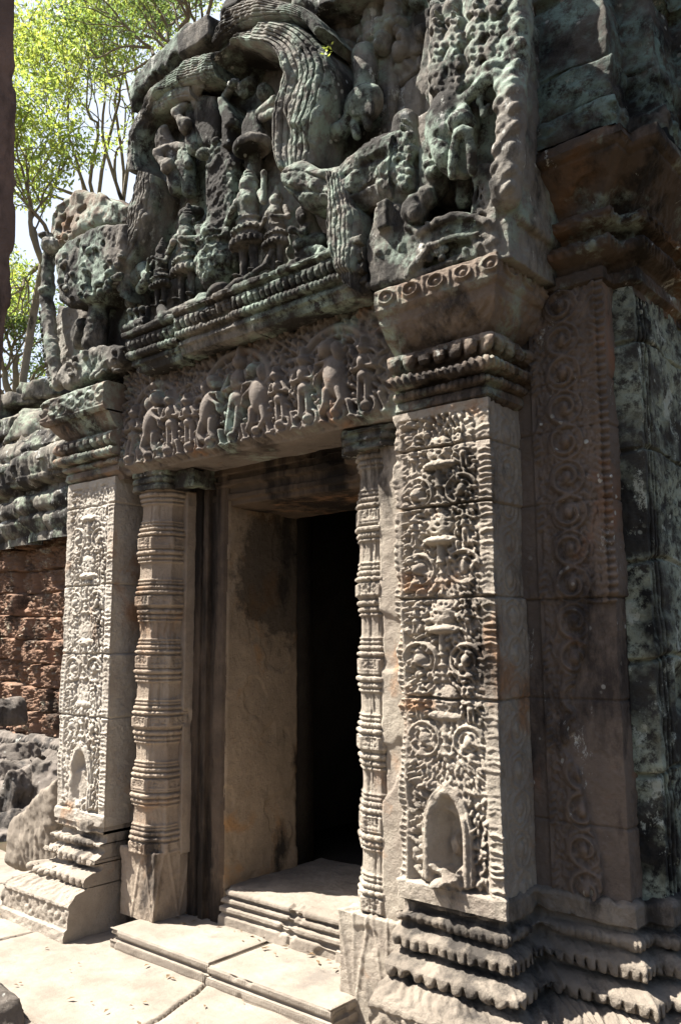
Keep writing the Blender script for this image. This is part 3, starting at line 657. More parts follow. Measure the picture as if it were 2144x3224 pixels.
def colcap(x0, x1, cx, y0, y1, z0, z1, seed):
    h = lambda s, t, o, z: .003*fbm2(s, z, 20, 3, seed)-.012*sstep(.3, .6, fbm2(s, z, 8, 2, seed+1))
    Pr = [(-.14, z1), (.0, z1), (.0, z1-.025), (-.012, z1-.03), (-.012, z1-.038), (-.002, z1-.044), (-.002, z1-.062), (-.014, z1-.068), (-.014, z1-.074), (-.004, z1-.08), (-.004, z0), (-.14, z0)]
    g = sweep([(cx-.15, y1), (cx-.15, y0+.04), (cx-.1, y0), (cx+.1, y0), (cx+.15, y0+.04), (cx+.15, y1)], Pr, .006, .004, h)
    g += sweep([(x0, y1), (x0, y0+.10), (x1, y0+.10), (x1, y1)], [(-.05, z1-.003), (0, z1-.003), (0, z0+.004), (-.05, z0+.004)], .006, .006, h)
    return g
YC = 2.945; CLX, CRX = -3.80, -2.27
cl = obj('colonnette', [colonnette(CLX, YC, .41, 2.305, 6, 3)], M['colon'], gate, label='left colonnette, mostly shaded, with ringed octagonal shaft')
obj('plinth', plinth(CLX-.15, CLX+.13, 2.825, 3.15, .088, .42, 5), M['colon'], cl)
obj('capital', colcap(CLX-.25, CLX+.30, CLX, 2.79, 3.1, 2.30, 2.405, 7), M['roof'], cl)
cr = obj('colonnette', [colonnette(CRX, YC, .41, 2.305, 6, 13, .86)], M['pale'], gate, label='right colonnette, narrow and sunlit, with ringed octagonal shaft')
obj('plinth', plinth(CRX-.15, CRX+.16, 2.80, 3.15, .0, .40, 15), M['pale'], cr)
obj('capital', colcap(CRX-.2, CRX+.24, CRX, 2.79, 3.1, 2.30, 2.40, 17), M['roof'], cr)

def bslab(x0, x1, y0, y1, z0, z1, seed): return sweep([(x0, y1), (x0, y0), (x1, y0), (x1, y1)], [(-.05, z1), (0, z1), (0, z0)], .008, .008, lambda s, t, o, z: .004*fbm2(s, z, 8, 3, seed)+.0015*fbm2(s, z, 50, 2, seed+1)-.012*sstep(.35, .6, fbm2(s, z, 4, 3, seed+2)))
obj('backing_slab', bslab(-2.212, -2.02, 2.832, 3.10, .30, 2.31, 301), M['pale'], cr)
obj('backing_slab', bslab(-3.99, -3.645, 2.97, 3.10, .40, 2.30, 305), M['colon'], cl)
# door frame
def hj(s, t, o, z): return .002*fbm2(s, z, 3, 3, 131)+.0012*fbm2(s, z, 30, 3, 135)-.005*sstep(.45, .55, fbm2(s, z, 5, 4, 137))*(s > .42)
zt, zb = 2.20, .255
lp = [(-4.02, 3.09), (-3.98, 3.06), (-3.67, 3.06), (-3.66, 3.03), (-3.60, 3.03), (-3.595, 3.045), (-3.57, 3.045), (-3.565, 3.02), (-3.53, 3.02), (-3.525, 3.05), (-3.49, 3.05), (-3.485, 3.035), (-3.42, 3.035), (-3.404, 3.052)]
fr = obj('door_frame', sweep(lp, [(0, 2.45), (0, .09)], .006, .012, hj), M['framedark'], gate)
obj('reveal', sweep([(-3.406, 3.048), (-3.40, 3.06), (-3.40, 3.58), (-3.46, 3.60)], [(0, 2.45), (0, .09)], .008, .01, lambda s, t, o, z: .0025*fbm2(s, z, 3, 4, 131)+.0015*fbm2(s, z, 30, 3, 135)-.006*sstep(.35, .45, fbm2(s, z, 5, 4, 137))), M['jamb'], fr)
rp = [(-2.15, 6.0), (-2.15, 3.6), (-2.43, 3.58), (-2.42, 3.05), (-2.41, 3.035), (-2.36, 3.035), (-2.30, 3.06), (-2.18, 3.06), (-2.17, 3.0), (-2.02, 3.0)]
obj('jamb', sweep(rp, [(0, 2.45), (0, .0)], .008, .012, hj), M['pale'], fr)
HD = [(0, 2.42), (0, 2.37), (-.02, 2.365), (-.02, 2.345), (.0, 2.34), (.0, 2.31), (-.03, 2.30), (-.03, 2.27), (-.015, 2.265), (-.015, 2.235), (-.035, 2.23), (-.035, 2.205), (-.05, 2.20), (-.30, 2.195), (-.54, 2.185), (-.56, 2.3), (-.56, 2.6)]
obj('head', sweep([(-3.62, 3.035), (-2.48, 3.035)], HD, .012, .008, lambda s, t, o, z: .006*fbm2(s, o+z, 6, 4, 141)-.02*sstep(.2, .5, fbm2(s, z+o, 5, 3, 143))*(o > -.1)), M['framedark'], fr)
SL = [(-.75, .262), (-.03, .262), (-.005, .255), (0, .245), (.0, .232), (-.022, .226), (-.022, .218), (.002, .212), (.004, .195), (-.012, .188), (-.012, .18), (.012, .174), (.014, .155), (.0, .15), (.0, .14), (.018, .133), (.022, .085)]
obj('sill', sweep([(-3.412, 3.045), (-2.40, 3.045)], SL, .006, .005, lambda s, t, o, z: .004*fbm2(s, o+z, 5, 3, 151)+.0015*fbm2(s, o+z, 40, 2, 153)-.014*sstep(.5, .75, fbm2(s, z+o, 8, 3, 157))*(o > -.05)), M['pave'], fr)

# lintel
LX0, LX1, LZ0, LZ1 = -4.02, -2.06, 2.405, 3.02
def lintel_canvas():
    R = random.Random(77); w, h = LX1-LX0, LZ1-LZ0; c = Canvas(w, h, .004)
    for cx, rr in ((.34, .27), (.98, .33), (1.62, .27)):   # three garland arches with hanging leaves
        for k in range(13):
            a = pi*(.04+.92*k/12); c.stroke([(cx+rr*.72*cos(a), .30+rr*.62*sin(a)), (cx+rr*.98*cos(a+.05), .30+rr*.86*sin(a+.05)), (cx+rr*1.12*cos(a+.12), .30+rr*1.02*sin(a+.12))], .024, .034, .010)
        t = np.linspace(.02, pi-.02, 20); c.stroke(np.stack([cx+rr*.72*np.cos(t), .30+rr*.60*np.sin(t)], 1), .026, .05); c.stroke(np.stack([cx+rr*.58*np.cos(t), .30+rr*.46*np.sin(t)], 1), .012, .042)
        c.spiral(cx-rr*.8, .27, .05, 1.2, .014, .055, 1, 0); c.spiral(cx+rr*.8, .27, .05, 1.2, .014, .055, -1, pi)
    poses = [(.16, 'f', .28), (.34, 'a', .3), (.52, 'f', .30), (.66, 'f', .26), (.80, 'a', .33), (.98, 'f', .42), (1.16, 'a', .33), (1.32, 'f', .26), (1.46, 'f', .31), (1.63, 'a', .3), (1.80, 'f', .28)]
    for x, kd, Hh in poses:                           # standing figures and rearing animals, each of its own size
        if kd == 'a':
            d = 1 if x < .97 else -1
            c.dome(x, .235, .066, .115, -.25*d, .09); c.dome(x+d*.04, .365, .044, .055, .5*d, .095); c.dome(x-d*.02, .345, .03, .06, .2, .085); c.dome(x+d*.06, .335, .024, .016, 0, .085)
            for q in (-1, 1): c.stroke([(x+q*.036, .17), (x+q*.046-d*.01, .11), (x+q*.042+d*.015, .075)], .032, .075, .02); c.stroke([(x+d*.03, .29+q*.015), (x+d*.085, .27+q*.03), (x+d*.095, .23+q*.03)], .016, .08, .012)
        else: canfig(c, x, .09, Hh, .085, R, R.uniform(-.2, .2))
    c.H -= .004
    for k in range(11):                               # bottom row of rolled leaves
        x = .17+k*.165; c.ring(x, .065, .042, .012, .05); c.dome(x, .06, .026, .034, 0, .085); c.dome(x, .025, .02, .016, 0, .075)
        c.stroke([(x+.06, .11), (x+.085, .03)], .014, .06, .009); c.dome(x+.082, .03, .022, .016, .4, .07)
    foliage(c, .03, w-.03, .02, h-.03, .031, .058, R, lambda x, z: pi/2+R.uniform(-.6, .6), thr=.024)
    c.blur(1); return c
cl_ = lintel_canvas()
def hlin(s, t, o, z):
    f = o > -.004; q = cl_.at(s, np.clip(z-LZ0, 0, None))
    edge = sstep(0, .07, s)*sstep(0, .12, LX1-LX0-s)
    return np.where(f, q*edge*sstep(LZ0, LZ0+.03, z), 0)+.005*fbm2(s, z+o, 6, 3, 161)
obj('lintel', sweep([(LX0, 2.80), (LX1, 2.80)], [(-.03, LZ1+.1), (-.02, LZ1), (0, LZ1-.02), (0.02, LZ0+.012), (0.01, LZ0), (-.24, LZ0-.006)], .005, .005, hlin, cap0=.2, cap1=.2), M['lintel'], gate)

# core behind everything (keeps the inside dark)
def boxg(x0, x1, y0, y1, z0, z1):
    v = [(x, y, z) for x in (x0, x1) for y in (y0, y1) for z in (z0, z1)]
    return np.array(v, float), np.array([(0, 1, 3, 2), (4, 6, 7, 5), (0, 4, 5, 1), (2, 3, 7, 6), (0, 2, 6, 4), (1, 5, 7, 3)])
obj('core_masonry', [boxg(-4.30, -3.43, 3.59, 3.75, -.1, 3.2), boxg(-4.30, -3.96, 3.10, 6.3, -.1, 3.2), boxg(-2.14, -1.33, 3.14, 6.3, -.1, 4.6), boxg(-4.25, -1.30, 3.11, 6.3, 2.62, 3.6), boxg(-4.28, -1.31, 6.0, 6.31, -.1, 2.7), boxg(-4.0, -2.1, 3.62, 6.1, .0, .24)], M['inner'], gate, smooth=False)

# ------------------------------------------------------------------ pediment
def edges(e, Y):
    return np.array([AY(a, b, Y) for a, b in e])
def cat(p, n):
    p = np.asarray(p, float); q = np.concatenate([[2*p[0]-p[1]], p, [2*p[-1]-p[-2]]]); out = []
    m = len(p)-1; ts = np.linspace(0, m, n)
    for t in ts:
        i = min(int(t), m-1); f = t-i; a, b, c, d = q[i], q[i+1], q[i+2], q[i+3]
        out.append(.5*((2*b)+(-a+c)*f+(2*a-5*b+4*c-d)*f*f+(-a+3*b-3*c+d)*f**3))
    return np.array(out)
def ribbon(e0, e1, Y, depth, flutes=4, amp=.012, bulge=.03, seed=0, n=150, m=60, tilt=0.0, ridge=0):
    """curved band between two edge lines on the wall plane, with depth behind it and flutes along it"""
    a, b = cat(edges(e0, Y), n), cat(edges(e1, Y), n)
    u = np.linspace(0, 1, m); P = a[:, None, :]*(1-u)[None, :, None]+b[:, None, :]*u[None, :, None]
    t = np.linspace(0, 1, n)[:, None]; U = u[None, :]
    fd = np.abs(((U*flutes*1.4+.25*vn2(t*5+0*U, U*2+0*t, seed+4)) % 1)-.5)*2; h = bulge*(1-(2*U-1)**4)-1.3*amp*np.exp(-((1-fd)/.22)**2)*(.5+.7*(vn2(t*7+0*U, U*flutes+0*t, seed) > -.35))*np.minimum(1, 4*(1-np.abs(2*U-1)))+.02*ridge*np.exp(-((U-.86)/.14)**2)
    h = h+.012*fbm2(P[..., 0], P[..., 1], 9, 3, seed)+.004*fbm2(P[..., 0], P[..., 1], 45, 3, seed+5)-.02*sstep(.3, .6, fbm2(P[..., 0], P[..., 1], 5, 2, seed+8))
    y = Y-h+tilt*U
    G = np.stack([P[..., 0], y, P[..., 1]], 2); k = 10
    back = lambda c: np.stack([np.stack([c[:, 0]+.004*fbm2(c[:, 2], c[:, 2]*0+i, 20, 2, seed), c[:, 1]+(depth+Y-c[:, 1])*i/k, c[:, 2]+.006*fbm2(c[:, 0], c[:, 2]+i*.03, 14, 2, seed+2)], 1) for i in range(1, k+1)], 1)
    G = np.concatenate([back(G[:, 0])[:, ::-1], G, back(G[:, -1])], 1)
    pieces = [(G.reshape(-1, 3), gridfaces(G.shape[0], G.shape[1])[:, ::-1])]
    for r, fl in ((0, False), (-1, True)):
        c = G[r]; mid = c.copy(); mid[:, 1] = Y+depth; mid[:, 0] = c[:, 0].mean()*.4+c[:, 0]*.6; mid[:, 2] = c[:, 2].mean()*.4+c[:, 2]*.6
        f = gridfaces(2, len(c)); pieces.append((np.concatenate([c, mid]), f[:, ::-1] if fl else f))
    return pieces
TY = 2.84
# tympanum slab with rough carving
typ = edges([(300, 800), (268, 640), (300, 560), (318, 470), (322, 400), (312, 350), (322, 290), (345, 245), (400, 180), (470, 100), (520, 60), (600, 20), (700, 10), (780, -40), (900, -40), (905, 300), (890, 480), (850, 560), (845, 720), (600, 740), (420, 800)], TY)
s = Sdf((-4.1, TY-.1, 2.9), (-1.7, TY+.3, 4.95), .009, .02)
s.poly(typ, TY, TY+.26, .02)
def tdisp(x, y, z): return np.where(y < TY+.05, .012*np.clip(fbm3(x, y, z, 16, 3, 3), -.3, 1), 0)
ped = obj('pediment', s.mesh(disp=tdisp, seed=5), M['dark'], gate)
# moulded ledge in three blocks
LP = [(-.17, 3.16), (.055, 3.155), (.065, 3.145), (.062, 3.125), (.05, 3.12), (.03, 3.112), (.03, 3.106), (.05, 3.10), (.052, 3.075), (.04, 3.05), (.02, 3.043), (.02, 3.035), (.036, 3.028), (.036, 3.012), (.01, 3.002), (.005, 2.996), (.018, 2.985), (.02, 2.965), (.005, 2.955), (-.005, 2.925), (-.03, 2.918), (-.22, 2.93)]
LB = [(3.045, 3.104, 'tooth', .038, .024), (3.006, 3.034, 'bead', .026, .016), (3.12, 3.15, 'bead', .05, .005)]
for i, (x0, x1, dz, dy) in enumerate(((-3.72, -3.345, -.01, .015), (-3.34, -2.80, .004, 0.0), (-2.795, -2.10, -.004, -.012))):
    hf = lambda s, t, o, z, i=i, dz=dz: orn(s, z-dz, LB)*(.8+.3*vn2(s*5, z*7, i))+.004*fbm2(s, z+o, 10, 3, 171+i)+.002*fbm2(s, z+o, 60, 2, 175+i)-.010*sstep(.4, .75, fbm2(s, z, 6, 3, 178+i))
    path = [(x0, 2.66+dy), (x1, 2.66+dy)]
    if i == 0: path = [(x0, 2.86), (x0, 2.66+dy), (x1, 2.66+dy)]
    obj('ledge', sweep(path, [(o, z+dz) for o, z in LP], .004, .003, hf, cap0=0 if i == 0 else .2, cap1=.2), M['dark'], ped)
# naga arch
rb = lambda e0, e1, Y, d, f, a=.012, bl=.03, sd=0, mt='dark', nm='arch_band', **k: obj(nm, ribbon(e0, e1, Y, d, f, a, bl, sd, **k), M[mt], ped)
rb([(316, 392), (302, 430), (300, 470), (296, 510), (282, 550), (268, 590), (260, 625), (266, 660)], [(352, 402), (354, 440), (344, 480), (334, 520), (322, 560), (305, 600), (292, 640), (290, 690)], 2.66, .22, 5, .014, .03, 1)
rb([(300, 396), (297, 350), (307, 300), (325, 256), (358, 226), (400, 209), (445, 198)], [(326, 394), (321, 355), (331, 312), (349, 275), (379, 250), (413, 235), (448, 226)], 2.67, .20, 1, .004, .03, 2)
rb([(322, 258), (338, 216), (365, 190), (400, 162), (440, 140), (480, 125), (500, 122)], [(338, 268), (357, 236), (387, 213), (420, 200), (455, 190), (487, 182), (505, 180)], 2.64, .24, 7, .010, .04, 3)
rb([(500, 86), (518, 40), (560, 10), (620, -2), (680, 8), (725, 36), (752, 70)], [(500, 112), (525, 88), (565, 68), (610, 55), (660, 48), (705, 58), (735, 92)], 2.60, .28, 6, .014, .05, 4)
rb([(502, 120), (535, 92), (575, 68), (625, 52), (680, 58), (718, 82), (745, 118), (760, 160), (756, 215), (742, 270), (726, 325), (714, 372)],
   [(504, 150), (532, 122), (562, 108), (592, 116), (628, 120), (648, 140), (654, 165), (652, 185), (640, 225), (630, 280), (630, 340), (646, 396)], 2.61, .26, 6, .014, .04, 5, n=260, m=110, ridge=1.6)
rb([(664, 388), (700, 370), (742, 390), (785, 378), (822, 353), (852, 328), (885, 308), (915, 300)], [(672, 450), (705, 482), (748, 470), (790, 486), (826, 480), (858, 470), (885, 462), (905, 455)], 2.62, .24, 2, .01, .05, 6, m=80)
rb([(752, 398), (758, 450), (756, 500), (750, 525), (757, 570), (772, 610), (788, 650)], [(806, 410), (814, 470), (826, 492), (826, 540), (823, 590), (820, 630), (817, 668)], 2.60, .26, 5, .016, .04, 7)
# masonry rising above the hood
s = Sdf((-3.2, 2.58, 4.35), (-1.9, 3.1, 5.25), .010, .012)
s.poly(edges([(512, 62), (520, 32), (530, 6), (545, -30), (575, -80), (640, -130), (760, -190), (900, -190), (900, -20), (790, 40), (740, 70), (690, 30), (620, 16), (560, 30), (530, 60)], 2.70), 2.66, 3.0, .03)
Rr = random.Random(19)
for k in range(46): s.ell(A3(Rr.uniform(545, 780), Rr.uniform(-120, 8), 2.665), (.035*Rr.uniform(.6, 1.3), .035, .03*Rr.uniform(.6, 1.3)), Rr.random()*3, .004)
s.chain([A3(520, 30, 2.66), A3(560, -2, 2.65), A3(620, -14, 2.65), A3(700, -8, 2.65), A3(760, 20, 2.66)], .022)
obj('crest', s.mesh(noise=((14, .008, 3), (60, .003, 2)), seed=23), M['dark'], ped)
# stepped flame border along the left slope
s = Sdf((-3.95, 2.6, 4.1), (-2.95, 3.0, 4.95), .009, .015)
s.poly(edges([(318, 268), (313, 225), (322, 190), (342, 168), (368, 140), (408, 106), (433, 76), (448, 60), (513, 70), (506, 130), (445, 142), (370, 192), (338, 222)], 2.74), 2.68, 2.9, .03)
Rr = random.Random(9)
for k in range(26):
    t = k/25; x, z = AY(330+t*120+Rr.uniform(-10, 14), 215-t*110+Rr.uniform(-12, 14), 2.69); s.ell((x, 2.69, z), (.03, .05, .022), Rr.uniform(0, 3), .008, True)
s.box(A3(474, 100, 2.70), (.13, .10, .07), .03)
obj('flame_border', s.mesh(seed=3), M['dark'], ped)

# carved people of the tympanum
def devata(s, dx, dy_top, dy_foot, Y=2.76, pose='fold', wide=1.0):
    x0, zt = AY(dx, dy_top, Y); x1, zf = AY(dx, dy_foot, Y); H = zt-zf; x = x1; q = lambda a, b, c: (x+a*H*wide, Y-b*H, zf+c*H)
    for d in (-1, 1):
        s.cap(q(d*.05, .0, 0), q(d*.045, .02, .30), .032*H, .042*H); s.ell(q(d*.07, .05, .015), (.03*H, .055*H, .02*H))
    for c_, r_, t_ in ((.275, .150, .026), (.30, .142, .028), (.33, .125, .03), (.36, .115, .028), (.385, .145, .024), (.41, .128, .028), (.44, .105, .03), (.47, .09, .03), (.485, .112, .018)):
        s.ell(q(0, .015, c_), (r_*H*wide**.5, r_*.8*H, t_*H*1.2), None, .004)
    for k in range(9):
        a = -pi*.45+k*pi*.9/8; s.ell(q(.15*sin(a)/wide**.5, .015+.12*cos(a), .282), (.02*H, .02*H, .035*H), None, .003)
        s.ell(q(.145*sin(a)/wide**.5, .015+.115*cos(a), .385), (.013*H, .013*H, .022*H), None, .003)
    s.cap(q(0, .01, .45), q(0, .02, .66), .075*H, .10*H, .02)
    s.ell(q(-.045, .09, .63), (.035*H,)*3); s.ell(q(.045, .09, .63), (.035*H,)*3)
    for d in (-1, 1):
        sh = q(d*.115, .02, .675)
        if pose == 'raise' and d > 0: el, ha = q(.17, .06, .56), q(.17, .06, .80)
        elif pose == 'kneel': el, ha = q(d*.13, .10, .55), q(d*.03, .20, .62)
        else: el, ha = q(d*.17, .05, .53), q(d*.04, .14, .56)
        s.cap(sh, el, .036*H, .03*H); s.cap(el, ha, .03*H, .022*H); s.ell(ha, (.03*H,)*3)
    s.cap(q(0, .02, .66), q(0, .02, .74), .04*H); s.ell(q(0, .03, .785), (.075*H, .075*H, .082*H)); s.ell(q(0, .095, .775), (.014*H, .016*H, .02*H))
    for d in (-1, 1): s.ell(q(d*.065, .02, .765), (.018*H, .02*H, .04*H))
    for k, (c, r) in enumerate(((.835, .08), (.87, .068), (.905, .054), (.94, .034), (.97, .022))): s.ell(q(0, .01, c), (r*H, r*H, .026*H))
def figure(fn, box, seed, mat='dark', res=.005, k=.006, name='carved_figure', label=None, noise=((18, .0028, 3), (70, .0018, 2))):
    (a, b, c, d) = box; x0, z0 = AY(a, d, 2.76); x1, z1 = AY(c, b, 2.76)
    zs = [AY(a, b, 2.76)[1], AY(c, b, 2.76)[1], AY(a, d, 2.76)[1], AY(c, d, 2.76)[1]]
    s = Sdf((x0-.06, 2.55, min(zs)-.05), (x1+.06, 2.88, max(zs)+.05), res, k); fn(s); return obj(name, s.mesh(noise=noise, seed=seed), M[mat], ped, label=label)
figure(lambda s: devata(s, 372, 548, 705, 2.70, 'kneel', 1.5), (335, 540, 405, 715), 1)
def f3(s):
    devata(s, 432, 470, 690, 2.71, 'fold', 1.5); s.ell(A3(442, 492, 2.76), (.08, .06, .035))
figure(f3, (385, 465, 475, 700), 2)
def f4(s):                                     # worn trunk of the central figure on a lotus pedestal
    s.poly(edges([(486, 360), (500, 322), (530, 330), (548, 372), (545, 440), (540, 500), (535, 545), (478, 545), (484, 470), (480, 420)], 2.72), 2.69, 2.84, .03)
    for y, r in ((550, .12), (566, .135), (590, .115), (612, .125)): s.ell(A3(505, y, 2.75), (r, .11, .025))
    s.cap(A3(505, 548, 2.76), A3(505, 632, 2.76), .11, .10)
    for k in range(11):
        a = -pi*.45+k*pi*.09; x, z = AY(505, 560, 2.75); s.ell((x+.13*sin(a), 2.76-.10*cos(a), z), (.014, .014, .025), None, .004); s.ell((x+.122*sin(a), 2.76-.10*cos(a), z-.12), (.022, .02, .05), None, .004)
    s.cap(A3(498, 640, 2.76), A3(496, 690, 2.76), .022); s.cap(A3(520, 640, 2.76), A3(518, 680, 2.76), .022)
figure(f4, (465, 310, 570, 700), 3, k=.015, noise=((22, .012, 4), (60, .003, 2)))
figure(lambda s: devata(s, 575, 378, 638, 2.70, 'raise', 1.3), (530, 370, 625, 645), 4)
figure(lambda s: devata(s, 638, 428, 618, 2.71, 'fold', 1.3), (600, 420, 680, 625), 5)
def f7(s):                                     # kneeling figure leaning forward
    s.ell(A3(716, 545, 2.74), (.055, .06, .06)); s.cap(A3(716, 540, 2.73), A3(710, 510, 2.70), .05, .04); s.ell(A3(703, 496, 2.68), (.042, .045, .045)); s.ell(A3(697, 498, 2.64), (.012, .014, .012))
    s.cap(A3(712, 520, 2.69), A3(694, 538, 2.65), .02); s.cap(A3(694, 538, 2.65), A3(678, 530, 2.63), .017); s.ell(A3(672, 530, 2.62), (.02, .02, .02))
    s.cap(A3(722, 555, 2.72), A3(690, 563, 2.66), .035, .03); s.cap(A3(690, 563, 2.68), A3(728, 570, 2.72), .025); s.ell(A3(735, 560, 2.74), (.06, .06, .04))
figure(f7, (660, 475, 750, 580), 6, name='kneeling_figure')
def hill(s):                                   # stepped rock with small animals
    s.poly(edges([(600, 672), (640, 640), (665, 622), (690, 600), (690, 575), (745, 562), (775, 600), (790, 650), (700, 672), (630, 690)], 2.70), 2.66, 2.85, .02)
    for (a, b) in ((655, 640), (700, 605), (730, 628), (680, 628)):
        s.ell(A3(a, b, 2.65), (.042, .025, .022), .3); s.cap(A3(a-8, b+4, 2.65), A3(a-9, b+18, 2.65), .009); s.cap(A3(a+7, b+2, 2.65), A3(a+8, b+15, 2.65), .009); s.ell(A3(a-13, b-6, 2.64), (.016, .016, .02))
    for k in range(12):
        s.ell(A3(615+k*14, 660-k*1.5-(k % 3)*9, 2.655), (.022, .02, .03), .4, .006)
figure(hill, (590, 555, 800, 690), 7, name='carved_rock', noise=((22, .01, 4), (60, .003, 2)))
def f1(s):                                     # crouched figure at the far left and the small beasts below
    s.ell(A3(322, 640, 2.74), (.07, .06, .07)); s.cap(A3(325, 620, 2.72), A3(345, 640, 2.68), .035, .03); s.cap(A3(345, 640, 2.68), A3(325, 665, 2.70), .03); s.cap(A3(306, 650, 2.73), A3(303, 700, 2.73), .045, .035); s.ell(A3(335, 622, 2.73), (.045, .05, .05))
    for k in range(4): s.cap(A3(302+k*13, 722-k*3, 2.68), A3(304+k*13, 755-k*3, 2.66), .018, .016); s.ell(A3(303+k*13, 718-k*3, 2.66), (.02, .025, .02))
    s.cap(A3(290, 760, 2.68), A3(345, 735, 2.66), .03)
figure(f1, (282, 600, 360, 775), 8, name='crouching_figure')
def limbs(s):                                  # lying limbs and rope above the ledge
    s.chain([A3(366, 735, 2.66), A3(385, 728, 2.64), A3(410, 715, 2.64), A3(440, 700, 2.65), (A3(480, 690, 2.66))], .022, .02)
    s.chain([A3(372, 712, 2.66), A3(380, 735, 2.63)], .025, .035); s.ell(A3(470, 690, 2.68), (.05, .04, .035)); s.ell(A3(500, 672, 2.66), (.07, .045, .035), .25); s.chain([A3(478, 700, 2.68), A3(482, 722, 2.66)], .03, .035)
    s.chain([A3(390, 738, 2.65), A3(425, 722, 2.64), A3(432, 718, 2.64)], .025); s.chain([A3(520, 672, 2.66), A3(545, 650, 2.66), A3(570, 640, 2.66), A3(610, 612, 2.67), A3(628, 578, 2.70)], .018, .014)
    s.chain([A3(530, 690, 2.67), A3(555, 668, 2.65), A3(590, 660, 2.65), A3(606, 672, 2.66)], .024, .03); s.chain([A3(432, 742, 2.66), A3(470, 722, 2.65), A3(500, 715, 2.65)], .026, .03)
figure(limbs, (355, 570, 640, 755), 9, name='carved_limbs')
def fly(s):                                    # flying figures under the arch
    for (a, b, h) in ((380, 318, 1.0), (424, 226, .95)):
        s.ell(A3(a, b, 2.72), (.045*h, .05, .05*h)); s.ell(A3(a-2, b-12, 2.71), (.035*h, .035, .04*h)); s.cap(A3(a+3, b+14, 2.73), A3(a+22, b+50, 2.74), .06*h, .045); s.cap(A3(a+6, b+22, 2.70), A3(a-16, b+34, 2.66), .028); s.cap(A3(a-16, b+34, 2.66), A3(a-6, b+58, 2.66), .024)
        s.cap(A3(a+10, b+20, 2.72), A3(a+42, b+20, 2.72), .026); s.cap(A3(a+42, b+20, 2.72), A3(a+56, b+60, 2.72), .024); s.ell(A3(a+4, b+66, 2.68), (.04, .04, .045)); s.cap(A3(a+20, b+70, 2.74), A3(a+30, b+112, 2.74), .045, .055); s.cap(A3(a+40, b+62, 2.73), A3(a+58, b+126, 2.74), .035, .02)
figure(fly, (345, 195, 490, 450), 10, name='flying_figure', noise=((16, .008, 3), (60, .002, 2)))
def torso(s):                                  # headless dark body with a raised hand
    s.poly(edges([(452, 232), (475, 218), (500, 222), (512, 260), (508, 310), (495, 340), (460, 342), (450, 300)], 2.73), 2.70, 2.86, .04)
    s.cap(A3(455, 240, 2.71), A3(448, 220, 2.70), .03); s.cap(A3(448, 220, 2.70), A3(458, 195, 2.68), .035)
    for k in range(4): s.cap(A3(452+k*6, 200, 2.67), A3(450+k*6, 178+abs(k-1.5)*5, 2.67), .012)
    s.ell(A3(470, 355, 2.70), (.05, .04, .03)); s.ell(A3(497, 325, 2.69), (.028, .02, .022)); s.cap(A3(488, 360, 2.74), A3(484, 470, 2.74), .03, .02); s.cap(A3(430, 360, 2.75), A3(436, 440, 2.75), .05, .04)
figure(torso, (425, 170, 530, 480), 11, name='headless_figure')
def parasol(s):                                # parasols, fans and a broad leaf right of the centre
    s.ell(A3(582, 338, 2.70), (.11, .09, .05)); s.ell(A3(582, 350, 2.70), (.085, .075, .05), None, .01, True); s.cap(A3(583, 350, 2.76), A3(585, 400, 2.77), .045)
    s.poly(edges([(560, 330), (562, 290), (578, 258), (600, 250), (606, 290), (610, 320), (585, 330)], 2.71), 2.68, 2.84, .03); s.cap(A3(600, 262, 2.69), A3(632, 232, 2.66), .025); s.cap(A3(605, 272, 2.69), A3(632, 258, 2.67), .022)
    s.cap(A3(520, 226, 2.70), A3(540, 190, 2.66), .022); s.ell(A3(538, 196, 2.65), (.035, .03, .022)); s.cap(A3(545, 195, 2.67), A3(562, 215, 2.69), .028); s.ell(A3(570, 202, 2.70), (.06, .05, .03), .5); s.poly(edges([(508, 228), (520, 226), (545, 275), (543, 290), (525, 298), (512, 262)], 2.68), 2.65, 2.84, .018)
    s.box(A3(538, 310, 2.72), (.025, .06, .09), .01); s.ell(A3(612, 215, 2.73), (.04, .05, .05))
figure(parasol, (500, 180, 650, 420), 12, name='parasol_carving')

